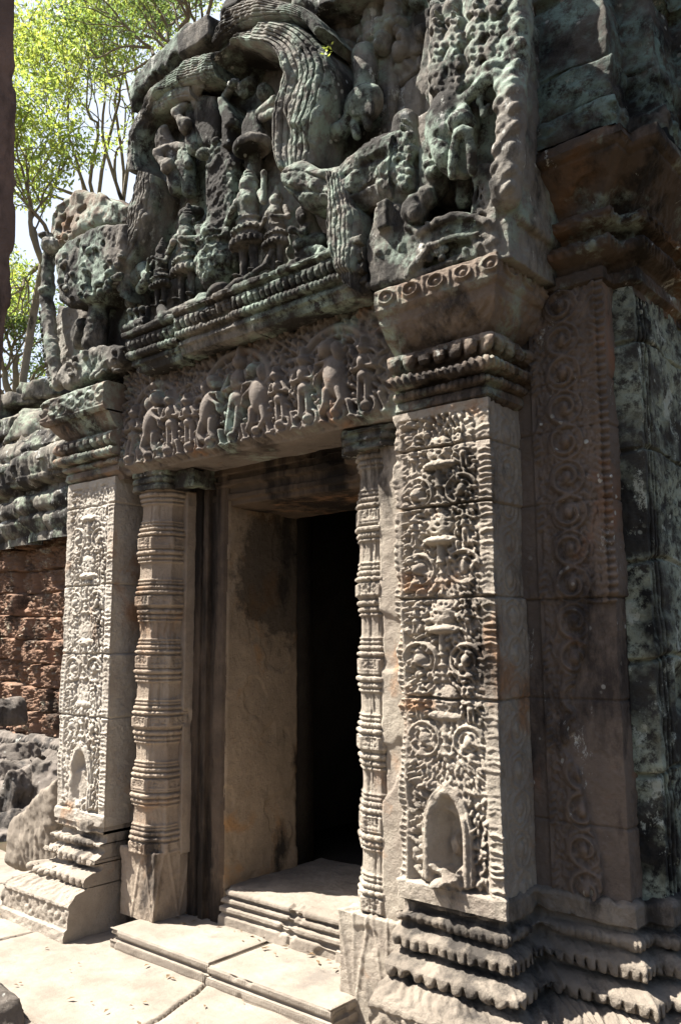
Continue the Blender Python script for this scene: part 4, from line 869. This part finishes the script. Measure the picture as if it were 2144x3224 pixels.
# ------------------------------------------------------------------ multi-headed serpent above the right capital
def acro_right():
    s = Sdf((-2.25, 2.50, 2.85), (-1.25, 3.05, 4.75), .007, .006); P = lambda e, Y=2.62: edges(e, Y)
    s.poly(P([(861, 476), (922, 464), (930, 512), (960, 524), (1000, 502), (1040, 489), (1075, 487), (1100, 495), (1118, 500), (1150, 452), (1152, 592), (1110, 596), (1060, 604), (1000, 628), (930, 652), (852, 668), (844, 600), (842, 560), (856, 520)]), 2.61, 2.95, .02)
    s.poly(P([(955, 625), (985, 575), (1030, 555), (1075, 548), (1095, 545), (1075, 572), (1030, 600), (990, 618)], 2.61), 2.55, 2.645, .012, .006, True)
    s.chain([A3(850, 658, 2.63), A3(930, 642, 2.63), A3(1010, 616, 2.63), A3(1075, 586, 2.63), A3(1148, 577, 2.64)], .018)
    Rr = random.Random(3)
    for k in range(42):
        a, b = Rr.uniform(855, 1140), Rr.uniform(480, 640)
        if b > 480+abs(a-1000)*.05 and b < 665-(a-850)*.25: s.ell(A3(a, b, 2.612), (.014+.010*Rr.random(), .013, .012+.010*Rr.random()), Rr.random()*3, .003)
    s.chain([A3(935, 520, 2.60), A3(965, 535, 2.60), A3(1005, 512, 2.60), A3(1045, 497, 2.60), A3(1090, 500, 2.60), A3(1120, 512, 2.60)], .014); s.chain([A3(950, 618, 2.60), A3(990, 570, 2.60), A3(1035, 548, 2.60), A3(1100, 538, 2.60)], .016, .012)
    s.ell(A3(955, 490, 2.62), (.055, .06, .06)); s.ell(A3(953, 492, 2.575), (.028, .03, .035)); s.ell(A3(955, 465, 2.61), (.035, .04, .03)); s.ell(A3(984, 455, 2.63), (.035, .05, .05))
    s.box(A3(890, 500, 2.61), (.03, .04, .06), .01)
    # twisted strand on the right edge, plain face below it
    pts = [A3(1192, -10, 2.68), A3(1192, 60, 2.66), A3(1188, 140, 2.64), A3(1178, 219, 2.60), A3(1178, 300, 2.60), A3(1174, 380, 2.60), A3(1164, 450, 2.60)]
    s.chain(pts, .05, .055)
    for k in range(34):
        t = k/33*(len(pts)-1); i = min(int(t), len(pts)-2); f = t-i; p = [pts[i][j]*(1-f)+pts[i+1][j]*f for j in range(3)]
        s.ell((p[0]+.028*cos(k*1.9), p[1]-.035, p[2]), (.034, .026, .024), .7, .006)
    x, z = AY(1150, 530, 2.62); s.box((-1.475, 2.83, 3.03), (.045, .21, .20), .015); s.box((-1.45, 2.86, 3.45), (.045, .20, .45), .02)
    # fluted neck
    s.poly(P([(1088, 392), (1140, 378), (1142, 470), (1112, 512), (1085, 480), (1092, 440)]), 2.63, 2.9, .02)
    for k in range(5): s.chain([A3(1095+k*10, 385, 2.63), A3(1096+k*10, 440, 2.62), A3(1088+k*10, 490, 2.62)], .011)
    # main head with an open mouth
    s.ell(A3(1045, 300, 2.66), (.11, .12, .16)); s.ell(A3(1062, 285, 2.58), (.05, .06, .05)); s.ell(A3(1032, 360, 2.62), (.055, .08, .10), .4); s.ell(A3(1068, 375, 2.63), (.05, .07, .06))
    s.ell(A3(1065, 345, 2.56), (.042, .10, .095), None, .008, True); s.chain([A3(1040, 405, 2.57), A3(1044, 350, 2.56), A3(1053, 312, 2.55), A3(1066, 300, 2.54), A3(1078, 312, 2.55), A3(1085, 350, 2.56), A3(1086, 395, 2.58)], .02, .017); s.cap(A3(1066, 262, 2.58), A3(1066, 238, 2.60), .03, .016)
    for k in range(9): s.ell(A3(1050+k*4.3, 302-7*sin(k/8*pi), 2.545), (.009, .012, .012), None, .003)
    for r_ in range(9):
        for q in range(4): s.ell(A3(1020+q*11+(r_ % 2)*5, 225+r_*15, 2.59+.012*q), (.022, .022, .022), None, .005)
    s.cap(A3(1075, 395, 2.72), A3(1070, 460, 2.72), .04, .035)
    # smaller heads and leaf rows
    for (a, y0, y1, w) in ((932, 280, 452, 18), (998, 345, 424, 17), (905, 340, 440, 10), (1012, 40, 235, 14), (1048, 20, 228, 16), (1098, 0, 205, 18), (1142, -5, 195, 18)):
        n = int((y1-y0)/13); s.chain([A3(a, y0+4, 2.68), A3(a+4, y1, 2.68)], w*.0032, w*.0036)
        for k in range(int((y1-y0)/17)):
            tp = min(1, (k+1.2)/4.0); side = (0,) if k % 3 == 0 or k < 2 else (-.55, .5)
            for q in side:
                e = Rr.uniform(.8, 1.25)*tp; s.ell(A3(a+q*w+Rr.uniform(-3, 3), y0+k*17+Rr.uniform(-3, 3), 2.625), (.030*e, .034, .026*e), Rr.uniform(-.6, .6), .003)
                s.ell(A3(a+q*w, y0+k*17-5, 2.60), (.014*e, .014, .016*e), None, .003)
        s.ell(A3(a, y0, 2.67), (w*.0026, .05, .05))
    s.chain([A3(1062, 232, 2.60), A3(1080, 222, 2.585), A3(1100, 205, 2.58), A3(1120, 185, 2.58), A3(1145, 172, 2.58), A3(1162, 195, 2.59)], .022, .028); s.ell(A3(1140, 160, 2.60), (.05, .05, .035)); s.chain([A3(1112, 200, 2.59), A3(1105, 235, 2.59), A3(1112, 265, 2.59), A3(1125, 245, 2.6)], .012)
    s.poly(P([(1060, 232), (1140, 195), (1145, 390), (1085, 395), (1090, 300)], 2.70), 2.69, 2.9, .02)
    s.poly(P([(985, 60), (1000, -190), (1185, -190), (1190, 250), (1000, 250), (960, 200)], 2.72), 2.70, 3.0, .02); s.poly(P([(890, 300), (1010, 240), (1090, 240), (1090, 470), (900, 470)], 2.78), 2.78, 3.0, .02)
    for k in range(60):
        s.ell(A3(Rr.uniform(990, 1195), Rr.uniform(-20, 230), 2.70), (.02+.012*Rr.random(), .04, .018+.014*Rr.random()), Rr.random()*3, .005)
    return s.mesh(noise=((14, .006, 3), (60, .003, 2)), seed=9)
obj('serpent_acroterion', acro_right(), M['dark'], pR)
def beast(s):
    s.chain([A3(838, 130, 2.80), A3(842, 175, 2.78), A3(836, 225, 2.76), A3(815, 268, 2.74), A3(788, 300, 2.73)], .06, .035); s.ell(A3(838, 240, 2.74), (.10, .07, .09)); s.ell(A3(782, 305, 2.72), (.05, .05, .04), .7)
    for k in range(5): s.cap(A3(822+k*8, 215, 2.70), A3(820+k*9, 262, 2.70), .013)
    s.cap(A3(815, 285, 2.72), A3(822, 312, 2.72), .022); s.cap(A3(842, 265, 2.72), A3(848, 290, 2.72), .022)
    Rq = random.Random(31)
    for (a, y0, y1) in ((772, 10, 120), (792, -10, 150), (862, -10, 120), (884, 60, 130), (905, -20, 90)):
        n = int((y1-y0)/17)
        for q in range(n): s.ell(A3(a+Rq.uniform(-5, 5), y0+q*17, 2.82), (.035+.02*Rq.random(), .06, .028+.015*Rq.random()), Rq.uniform(-.5, .5))
    for k in range(26): s.ell(A3(Rq.uniform(740, 990), Rq.uniform(-30, 130), 2.85), (.05*Rq.uniform(.5, 1.2), .05, .04*Rq.uniform(.5, 1.2)), Rq.random()*3)
    s.poly(edges([(735, -60), (1000, -60), (985, 110), (900, 150), (845, 180), (770, 175), (745, 100)], 2.86), 2.85, 2.95, .02)
figure(beast, (720, -80, 1000, 330), 15, name='hanging_beast', res=.007)
# carved wall behind, between the arch and the serpent
def backwall():
    c = Canvas(1.35, 1.75, .005); Rr = random.Random(12)
    for k in range(26): canfig(c, Rr.uniform(.05, 1.3), Rr.uniform(.75, 1.6), .22, .05, Rr, Rr.uniform(-.2, .2))
    for (a, y0, y1) in ((775, 0, 200), (790, 20, 150), (862, 20, 140), (880, 0, 130), (930, 0, 100), (830, 150, 250)):
        x0, z0 = AY(a, y1, 2.86); x1, z1 = AY(a, y0, 2.86); n = int((z1-z0)/.04)
        for k in range(max(1, n)): c.dome(x0+2.6+Rr.uniform(-.02, .02), z0-3.1+k*.04, .035, .028, Rr.random(), .09)
    foliage(c, .02, 1.33, .9, 1.7, .07, .035, Rr, lambda x, z: pi*.6, thr=.004); c.blur(2)
    hf = lambda s, t, o, z: c.at(s, np.clip(z-3.1, 0, 1.74))+.02*fbm2(s, z, 3, 4, 191)+.005*fbm2(s, z, 25, 3, 195)-.03*np.exp(-((z-3.98-.05*(s-.6)-.02*vn2(s*5, s*0, 3))/.007)**2)-.03*np.exp(-((s-.62-.02*vn2(z*5, z*0, 3))/.007)**2)
    return sweep([(-2.6, 2.88), (-1.47, 2.88)], [(-.3, 4.86), (0, 4.85), (0, 3.1)], .007, .007, hf, cap0=.2, cap1=.12)
obj('gable_wall', backwall(), M['dark'], ped)

# ------------------------------------------------------------------ broken serpent above the left capital
def acro_left():
    s = Sdf((-4.78, 2.45, 2.85), (-3.62, 3.15, 4.05), .007, .009); P = lambda e, Y=2.66: edges(e, Y); Rr = random.Random(6)
    s.poly(P([(132, 880), (145, 838), (180, 815), (215, 800), (255, 792), (285, 795), (285, 830), (245, 858), (195, 880), (150, 895)], 2.66), 2.64, 2.98, .035)
    s.poly(P([(130, 585), (160, 552), (230, 518), (292, 512), (290, 590), (262, 648), (232, 668), (222, 690), (160, 706), (138, 690)], 2.62), 2.60, 2.96, .04)
    s.poly(P([(112, 700), (150, 705), (290, 640), (305, 800), (150, 860), (118, 880)], 2.80), 2.80, 3.0, .03)
    s.chain([A3(232, 690, 2.70), A3(226, 740, 2.70), A3(220, 790, 2.70)], .05, .07); s.ell(A3(190, 770, 2.74), (.07, .06, .10)); s.chain([A3(207, 735, 2.68), A3(203, 760, 2.66), A3(212, 790, 2.66)], .018)
    for k in range(40):
        a, b = Rr.uniform(140, 280), Rr.uniform(560, 690); s.ell(A3(a, b, 2.60), (.024, .022, .018), Rr.random()*3, .005, Rr.random() < .12)
    for (a, b) in ((205, 650),): s.ell(A3(a, b, 2.60), (.03, .05, .08), .2, .01, True)
    for k in range(30): s.ell(A3(Rr.uniform(150, 270), Rr.uniform(810, 865), 2.635), (.026, .022, .016), Rr.random()*3, .006, Rr.random() < .4)
    # beaded outer edge
    pts = [A3(112, 590, 2.72), A3(110, 640, 2.72), A3(110, 690, 2.72), A3(114, 750, 2.70), A3(122, 810, 2.68), A3(128, 855, 2.68), A3(136, 885, 2.68)]
    s.chain(pts, .045, .04); s.ell(A3(118, 565, 2.70), (.07, .06, .06)); s.ell(A3(110, 545, 2.70), (.06, .06, .03)); s.ell(A3(104, 670, 2.70), (.05, .05, .035))
    for k in range(30):
        t = k/29*(len(pts)-1); i = min(int(t), len(pts)-2); f = t-i; p = [pts[i][j]*(1-f)+pts[i+1][j]*f for j in range(3)]; s.ell((p[0]-.05, p[1]-.01, p[2]), (.022, .026, .016), .5, .004)
    return s.mesh(noise=((16, .010, 4), (60, .003, 2)), seed=19)
obj('serpent_acroterion', acro_left(), M['dark'], pL)
s = Sdf((-4.75, 2.5, 3.55), (-3.75, 3.15, 4.3), .009, .02)
s.poly(edges([(120, 568), (122, 505), (158, 462), (186, 440), (240, 446), (304, 482), (304, 520), (232, 524), (190, 545), (150, 572)], 2.74), 2.70, 3.02, .03)
Rr = random.Random(8)
for k in range(34): s.ell(A3(Rr.uniform(126, 190), Rr.uniform(455, 560), 2.70), (.022, .045, .018), 0, .006, True)
obj('broken_block', s.mesh(noise=((9, .02, 3), (50, .003, 2)), seed=4), M['darkbrown'], pL)

# ------------------------------------------------------------------ step slabs
def slab(x0, x1, y0, y1, z1, seed, tilt=0.0):
    Pr = [(-.012, z1-.001), (-.004, z1-.004), (0, z1-.012), (0, z1-.035), (-.012, z1-.041), (-.012, z1-.047), (.004, z1-.052), (.006, -.03)]
    hf = lambda s, t, o, z: .0035*np.abs(np.sin(s*pi/.012))*((z > z1-.032) & (z < z1-.01) | (z < z1-.058) & (z > .006))*.6+(z < z1-.006)*(-.003*np.abs(fbm2(s, z, 6, 3, seed))-.012*sstep(.4, .7, fbm2(s, z, 5, 3, seed+1)))
    g = sweep([(x0, y1), (x0, y0), (x1, y0), (x1, y1)], Pr, .004, .003, hf)
    nx, ny = int((x1-x0)/.012), int((y1-y0)/.012); X, Y = np.meshgrid(np.linspace(x0+.004, x1-.004, nx), np.linspace(y0+.004, y1, ny), indexing='ij')
    e = np.minimum(np.minimum(X-x0, x1-X), Y-y0); Z = z1-.004+.0045*sstep(.008, .03, e)+.004*fbm2(X, Y, 4, 3, seed)*sstep(.01, .05, e)-.012*np.exp(-(((X-x0-.45)/.03)**2+((Y-y1+.14)/.012)**2))
    g.append((np.stack([X, Y, Z], 2).reshape(-1, 3), gridfaces(nx, ny))); return g
obj('step_slab', slab(-3.80, -3.055, 2.655, 3.07, .092, 3), M['pave'], label='left slab of the low door step, under the left colonnette', cat='step', group='slabs of the door step')
obj('step_slab', slab(-3.045, -2.33, 2.645, 3.07, .088, 7), M['pave'], label='right slab of the low door step, fully sunlit', cat='step', group='slabs of the door step')

# ------------------------------------------------------------------ gallery wall at the far left
WY = 5.5
wall = thing('gallery_wall', (-8.5, WY, 0), 'low red laterite wall with grey stone cornice behind left pilaster', 'wall')
X0w, X1w = -14.0, -5.2
def wallz(dy): return AY(90, dy, WY)[1]
zl0, zl1 = wallz(1690), wallz(1262); rows = 8; rh = (zl1-zl0)/rows
def hlat(s, t, o, z):
    r = np.floor((z-zl0)/rh+.12*vn2(s*1.7, s*0, 5)); u = s/.46+.5*(r % 2)+.25*np.sin(r*3.1); fu = u % 1; fz = ((z-zl0)/rh+.12*vn2(s*1.7, s*0, 5)) % 1
    k = np.floor(u); d = np.minimum(np.minimum(fu, 1-fu)*.46-.042, np.minimum(fz, 1-fz)*rh*1.5)+.010*vn2(s*13, z*13, 6)
    q = sstep(-.012, .026, d)**.7; tx = (hsh(k, r, r*0, 8)-.5)*.25*(fu-.5)
    pit = fbm2(s, z, 26, 4, 203, .62)
    return -.17*(1-q)+(.15*hsh(k, r, r*0, 5)-.07+tx)*q+.035*fbm2(s, z, 7, 3, 201)+.040*pit-.05*sstep(.2, .5, pit)-.03*sstep(.2, .5, fbm2(s, z, 48, 2, 209))
obj('laterite_blocks', sweep([(-11.5, WY), (-9.55, WY), (-9.5, WY-.08), (-6.6, WY-.08)], [(0, zl1+.08), (0, zl0-.05)], .011, .011, hlat), M['later'], wall)
zc = [wallz(v) for v in (1030, 1062, 1075, 1090, 1135, 1140, 1165, 1175, 1188, 1200, 1215, 1226, 1240, 1262)]
CW = [(-.1, zc[0]), (.12, zc[0]), (.22, zc[1]), (.16, zc[2]), (.24, zc[3]), (.20, zc[4]), (.08, zc[5]), (.10, zc[6]), (.20, zc[7]), (.20, zc[8]), (.12, zc[9]), (.16, zc[10]), (.13, zc[11]), (.07, zc[12]), (.08, zc[13])]
def hcw(s, t, o, z):
    k = np.floor(s/.62+.3*np.floor((z-zc[-1])/.3)); f = (s/.62+.3*np.floor((z-zc[-1])/.3)) % 1
    return orn(s, z, [(zc[4], zc[2], 'petal', .21, .06)])+.07*hsh(k, np.floor((z-zc[-1])/.25), k*0, 4)-.06*np.exp(-(np.minimum(f, 1-f)/.025)**2)+.03*fbm2(s, z, 3, 4, 211)+.008*fbm2(s, z, 18, 3, 215)
obj('cornice', sweep([(X0w, WY), (-9.75, WY), (-9.7, WY-.14), (-9.1, WY-.14), (-9.06, WY-.26), (X1w, WY-.26)], CW, .016, .012, hcw)+[boxg(-14, -5.2, WY+.3, WY+.8, zl0-.6, zc[0]+.1)], M['roof'], wall)
def rstone(a, b, w, h, seed, Y=WY):
    x, z = AY(a, b, Y); return rock((x, Y+.15, z), (w, .35, h), seed, .03, amp=.05)
obj('roof', [rstone(20, 985, .42, .20, 1), rstone(78, 975, .5, .22, 2), rstone(30, 930, .7, .10, 3, 5.7), rstone(90, 905, .55, .12, 4, 5.8), rstone(20, 1040, .5, .2, 5), rstone(105, 1020, .38, .24, 6), rstone(-40, 1000, .5, .4, 7), rstone(150, 1000, .5, .3, 8), rstone(60, 1060, .45, .14, 17)], M['roof'], wall)
zb_ = [wallz(v) for v in (1690, 1700, 1716, 1732, 1736, 1750, 1765, 1800, 1830, 1870, 1900)]
BW = [(0, zb_[0]), (.06, zb_[0]), (.10, zb_[1]), (.10, zb_[2]), (.22, zb_[3]), (.14, zb_[4]), (.24, zb_[5]), (.20, zb_[6]), (.30, zb_[7]), (.26, zb_[8]), (.34, zb_[9]), (.36, -.1)]
obj('base', sweep([(X0w, WY-.06), (X1w, WY-.06)], BW, .016, .012, lambda s, t, o, z: orn(s, z, [(zb_[3], zb_[1], 'leaf', .05, .03), (zb_[6], zb_[5], 'petal', .12, .03)])+.02*fbm2(s, z, 6, 3, 221)), M['rubble'], wall)
# thin return strip behind the left pilaster, seen as a narrow lit edge
# fallen stones
blocks = [((12, 1640), 4.4, (.20, .22, .13), 'squared grey block lying against the laterite wall, highest of the fallen stones', True, 0.1),
          ((28, 1745), 4.1, (.24, .22, .11), 'dark fallen slab lying below the squared block', True, .25),
          ((25, 1835), 3.9, (.26, .25, .13), 'dark rounded fallen stone in the middle of the rubble heap', True, -.2),
          ((60, 1890), 3.85, (.17, .2, .10), 'broken dark stone beside the leaning carved fragment', True, .3),
          ((5, 1955), 3.6, (.19, .2, .14), 'brown fallen stone at the bottom of the rubble heap, on the paving', True, 0.05),
          ((110, 1790), 4.3, (.16, .2, .13), 'grey moulded fragment standing beside the left pilaster', True, 0.0),
          ((75, 1785), 4.9, (.12, .15, .2), 'pale upright stone fragment in the gap under the wall base', True, 0.0)]
for i, ((a, b), Y, r, lab, bx, rt) in enumerate(blocks):
    x, z = AY(a, b, Y); zc_ = z; r = list(r)
    obj('fallen_stone', rock((x, Y, zc_), r, 30+i, .018, bx, .035, rt), M['rubble'], label=lab, cat='stone block', group='fallen stones left of the doorway')
# rubble body under the fallen stones
g = []
for k in range(14):
    g.append(rock((-6.6+R.uniform(-1.6, .9), 4.6+R.uniform(-.8, .5), .12+R.uniform(0, .15)), (R.uniform(.2, .38), R.uniform(.2, .3), R.uniform(.14, .26)), 60+k, .018, True, .05, R.uniform(-.4, .4)))
obj('rubble_heap', g, M['rubble'], label='heap of small dark rubble at the foot of the laterite wall', cat='rubble', kind='stuff')
s = Sdf((-5.2, 2.5, -.1), (-4.2, 3.4, .9), .011, .03)
s.poly(edges([(36, 1985), (34, 1930), (48, 1885), (80, 1850), (118, 1812), (150, 1790), (160, 1990), (110, 2010), (60, 2000)], 2.95), 2.86, 3.16, .07)
obj('carved_fragment', s.mesh(noise=((4, .022, 4), (26, .006, 4)), disp=lambda x, y, z: .011*np.abs(np.sin((x*1.0+.35*z)*52+2*vn3(x*5, y*5, z*5, 2))), seed=44), M['mould'], label='leaning weathered carved fragment propped against the left pilaster base', cat='stone block')
x, y, z = AZ(-6, 2345, 0)
obj('fallen_stone', rock((x-.05, y-.03, -.02), (.20, .16, .16), 91, .012, False, .018), M['rubble'], label='dark stone lying on the paving at the bottom left corner', cat='stone block')

# ------------------------------------------------------------------ near pillar at the left edge of the view
def pillar():
    s = Sdf((-3.1, .3, -.05), (-1.9, 1.35, 4.2), .016, .02)
    d = ray(36, 200); t = 2.55/np.linalg.norm(d); p = CAM+t*d
    s.box((p[0]-.235, p[1]-.22, 2.0), (.28, .22, 2.05), .03)
    return s.mesh(noise=((1.6, .016, 3), (16, .007, 4)), disp=lambda x, y, z: -.012*np.exp(-((np.mod(z+.1, .46)-.23)/.02)**2)-.012*np.exp(-((np.mod(y, .12)-.06)/.012)**2), seed=77)
obj('stone_pillar', pillar(), M['pillar'], label='dark reddish stone pillar close by at the left edge', cat='pillar')

# dry leaves and grit lying on the paving and the step
rng = np.random.default_rng(15); P = []
for k in range(84):
    if k < 22: x, y, z = rng.uniform(-4.1, -2.5), rng.uniform(2.0, 2.62), .012
    elif k < 46: x, y, z = rng.uniform(-5.4, -4.5), rng.uniform(2.2, 3.0), .016
    else: x, y, z = rng.uniform(-3.7, -2.45), 3.03-abs(rng.normal())*.07, .097
    a = rng.uniform(0, 6.28); l = rng.uniform(.006, .022); d = np.array([cos(a), sin(a), rng.uniform(-.2, .3)]); e = np.array([-sin(a), cos(a), rng.uniform(-.2, .3)]); c = np.array([x, y, z])
    P.append([c-d*l, c-e*l*.4+[0, 0, .004], c+d*l, c+e*l*.4+[0, 0, .004]])
obj('dry_leaf_litter', (np.array(P).reshape(-1, 3), np.arange(len(P)*4).reshape(-1, 4)), M['litter'], label='scattered dry leaf bits and grit on the paving by the step', cat='leaf litter', kind='stuff')

# ------------------------------------------------------------------ trees
def tree(name, base, fork, top_targets, trunk_r, seed, label, leafmat, nleaf, spread, leaf=.1, group='trees behind the ruin'):
    R = np.random.default_rng(seed); root = thing(name, tuple(base), label, 'tree', group)
    segs = []; tips = []
    def grow(p, d, r, L, lev):
        n = 6; pts = [p]; q = p.copy(); dd = d/np.linalg.norm(d)
        for i in range(n):
            dd = dd+R.normal(size=3)*.16+np.array([0, 0, .03]); dd /= np.linalg.norm(dd); q = q+dd*L/n; pts.append(q.copy())
            if lev >= 2 or i > 2: tips.append((q.copy(), lev))
        segs.append((np.array(pts), r, r*.55))
        if lev < 4:
            for k in range(3 if lev < 2 else 2):
                i = R.integers(3, n+1); nd = dd+R.normal(size=3)*(.55+.1*lev); nd[2] = abs(nd[2])*.7+.15; grow(pts[i], nd, r*.55, L*R.uniform(.58, .82), lev+1)
    base = np.array(base, float); fork = np.array(fork, float)
    segs.append((np.array([base, base+(fork-base)*.35+R.normal(size=3)*.12, base+(fork-base)*.7+R.normal(size=3)*.15, fork]), trunk_r, trunk_r*.75))
    for tg in top_targets:
        tg = np.array(tg, float); L_ = np.linalg.norm(tg-fork); up_ = np.array([0, 0, 1.0]); f_ = fork+R.normal(size=3)*.1
        pts = np.array([fork, f_+(tg-fork)*.22+up_*L_*.06+R.normal(size=3)*L_*.03, f_+(tg-fork)*.5+up_*L_*.05+R.normal(size=3)*L_*.05, f_+(tg-fork)*.77+R.normal(size=3)*L_*.05, tg])
        segs.append((pts, trunk_r*.62, trunk_r*.22))
        for j in (2, 3, 4):
            for k in range(1 if j < 4 else 3):
                d = (tg-fork)/np.linalg.norm(tg-fork)+R.normal(size=3)*.5; d[2] = d[2]*.7+.15; grow(pts[j], d, trunk_r*.20, spread*R.uniform(.7, 1.1), 1)
    V, F, n = [], [], 0
    for pts, r0, r1 in segs:
        c = cat(pts, len(pts)*2); m = 6; t = np.gradient(c, axis=0); t /= np.linalg.norm(t, axis=1)[:, None]+1e-9
        a = np.cross(t, [.31, .52, .8]); a /= np.linalg.norm(a, axis=1)[:, None]+1e-9; b = np.cross(t, a); rr = np.linspace(r0, r1, len(c))[:, None]
        G = np.stack([c+rr*(cos(2*pi*k/m)*a+sin(2*pi*k/m)*b) for k in range(m+1)], 1); V.append(G.reshape(-1, 3)); F.append(gridfaces(len(c), m+1)+n); n += len(c)*(m+1)
    obj('trunk', (np.concatenate(V), np.concatenate(F)), M['bark'], root)
    T = np.array([t for t, l in tips]); lv = np.array([l for t, l in tips]); w = (lv >= 2)*1.0; w /= w.sum(); I = R.choice(len(T), nleaf, p=w)
    keep = R.random(len(T)) < .5; I = I[keep[I]]; nleaf = len(I); C = T[I]+R.normal(size=(nleaf, 3))*np.array([.26, .26, .18])*spread*.36
    d = R.normal(size=(nleaf, 3)); d[:, 2] -= .7; d /= np.linalg.norm(d, axis=1)[:, None]; s_ = np.cross(d, R.normal(size=(nleaf, 3))); s_ /= np.linalg.norm(s_, axis=1)[:, None]
    l = leaf*R.uniform(.6, 1.3, nleaf)[:, None]; wd = l*.2; up = np.cross(d, s_)
    P = np.stack([C, C+d*l*.45+s_*wd+up*wd*.3, C+d*l, C+d*l*.45-s_*wd+up*wd*.3], 1); obj('crown', (P.reshape(-1, 3), np.arange(nleaf*4).reshape(-1, 4)), M[leafmat], root, smooth=False)
    return root
def TP(dx, dy, dist):
    d = ray(dx, dy); d = d/np.linalg.norm(d); return CAM+d*dist
def ground_under(p): return (p[0], p[1], -.05)
tree('slender_tree', ground_under(TP(235, 800, 15)), TP(225, 480, 15), [TP(70, 330, 14.5), TP(110, 270, 15), TP(160, 215, 15), TP(205, 150, 15.5), TP(245, 120, 15.5), TP(60, 420, 14.5)], .055, 3, 'tall bright green tree with a fan of bare branches behind the broken block', 'leaf', 26000, 1.1, .085)
tree('slender_tree', ground_under(TP(290, 800, 18)), TP(284, 470, 18), [TP(262, 60, 18), TP(300, 130, 18), TP(215, 60, 18), TP(330, 40, 18.5), TP(290, 250, 18)], .06, 8, 'bright green tree rising just behind the left edge of the sloping arch', 'leaf', 26000, 1.3, .09)
tree('slender_tree', ground_under(TP(125, 900, 13)), TP(100, 610, 13), [TP(62, 470, 13), TP(50, 380, 13), TP(95, 470, 13.2), TP(55, 660, 13)], .07, 14, 'thin curved tree with sparse leaves left of the broken block', 'leaf', 12000, .8, .08)
tree('leafy_tree', ground_under(TP(480, 600, 13)), TP(480, 160, 13), [TP(430, 10, 13), TP(490, -10, 13), TP(385, 60, 13.5), TP(350, 110, 13.5)], .10, 21, 'darker green tree over the top of the pediment', 'leaf_dark', 8000, .8, .08)
tree('leafy_tree', ground_under(TP(40, 1200, 20)), TP(35, 930, 20), [TP(30, 820, 20), TP(80, 860, 20), TP(-30, 800, 20), TP(10, 860, 20)], .14, 25, 'dense low dark green tree above the gallery roof', 'leaf_dark', 13000, 1.0, .11)
# weed on the pediment
rng = np.random.default_rng(5); P = []
c0 = np.array(A3(756, 112, 2.55))
for k in range(16):
    d = rng.normal(size=3); d[1] = -abs(d[1]); d /= np.linalg.norm(d); sd = np.cross(d, rng.normal(size=3)); sd /= np.linalg.norm(sd); c = c0+rng.normal(size=3)*.012; P.append([c, c+d*.011+sd*.004, c+d*.022, c+d*.011-sd*.004])
obj('small_weed', (np.array(P).reshape(-1, 3), np.arange(64).reshape(-1, 4)), M['leaf'], label='small yellow green weed growing on the pediment stone', cat='plant')
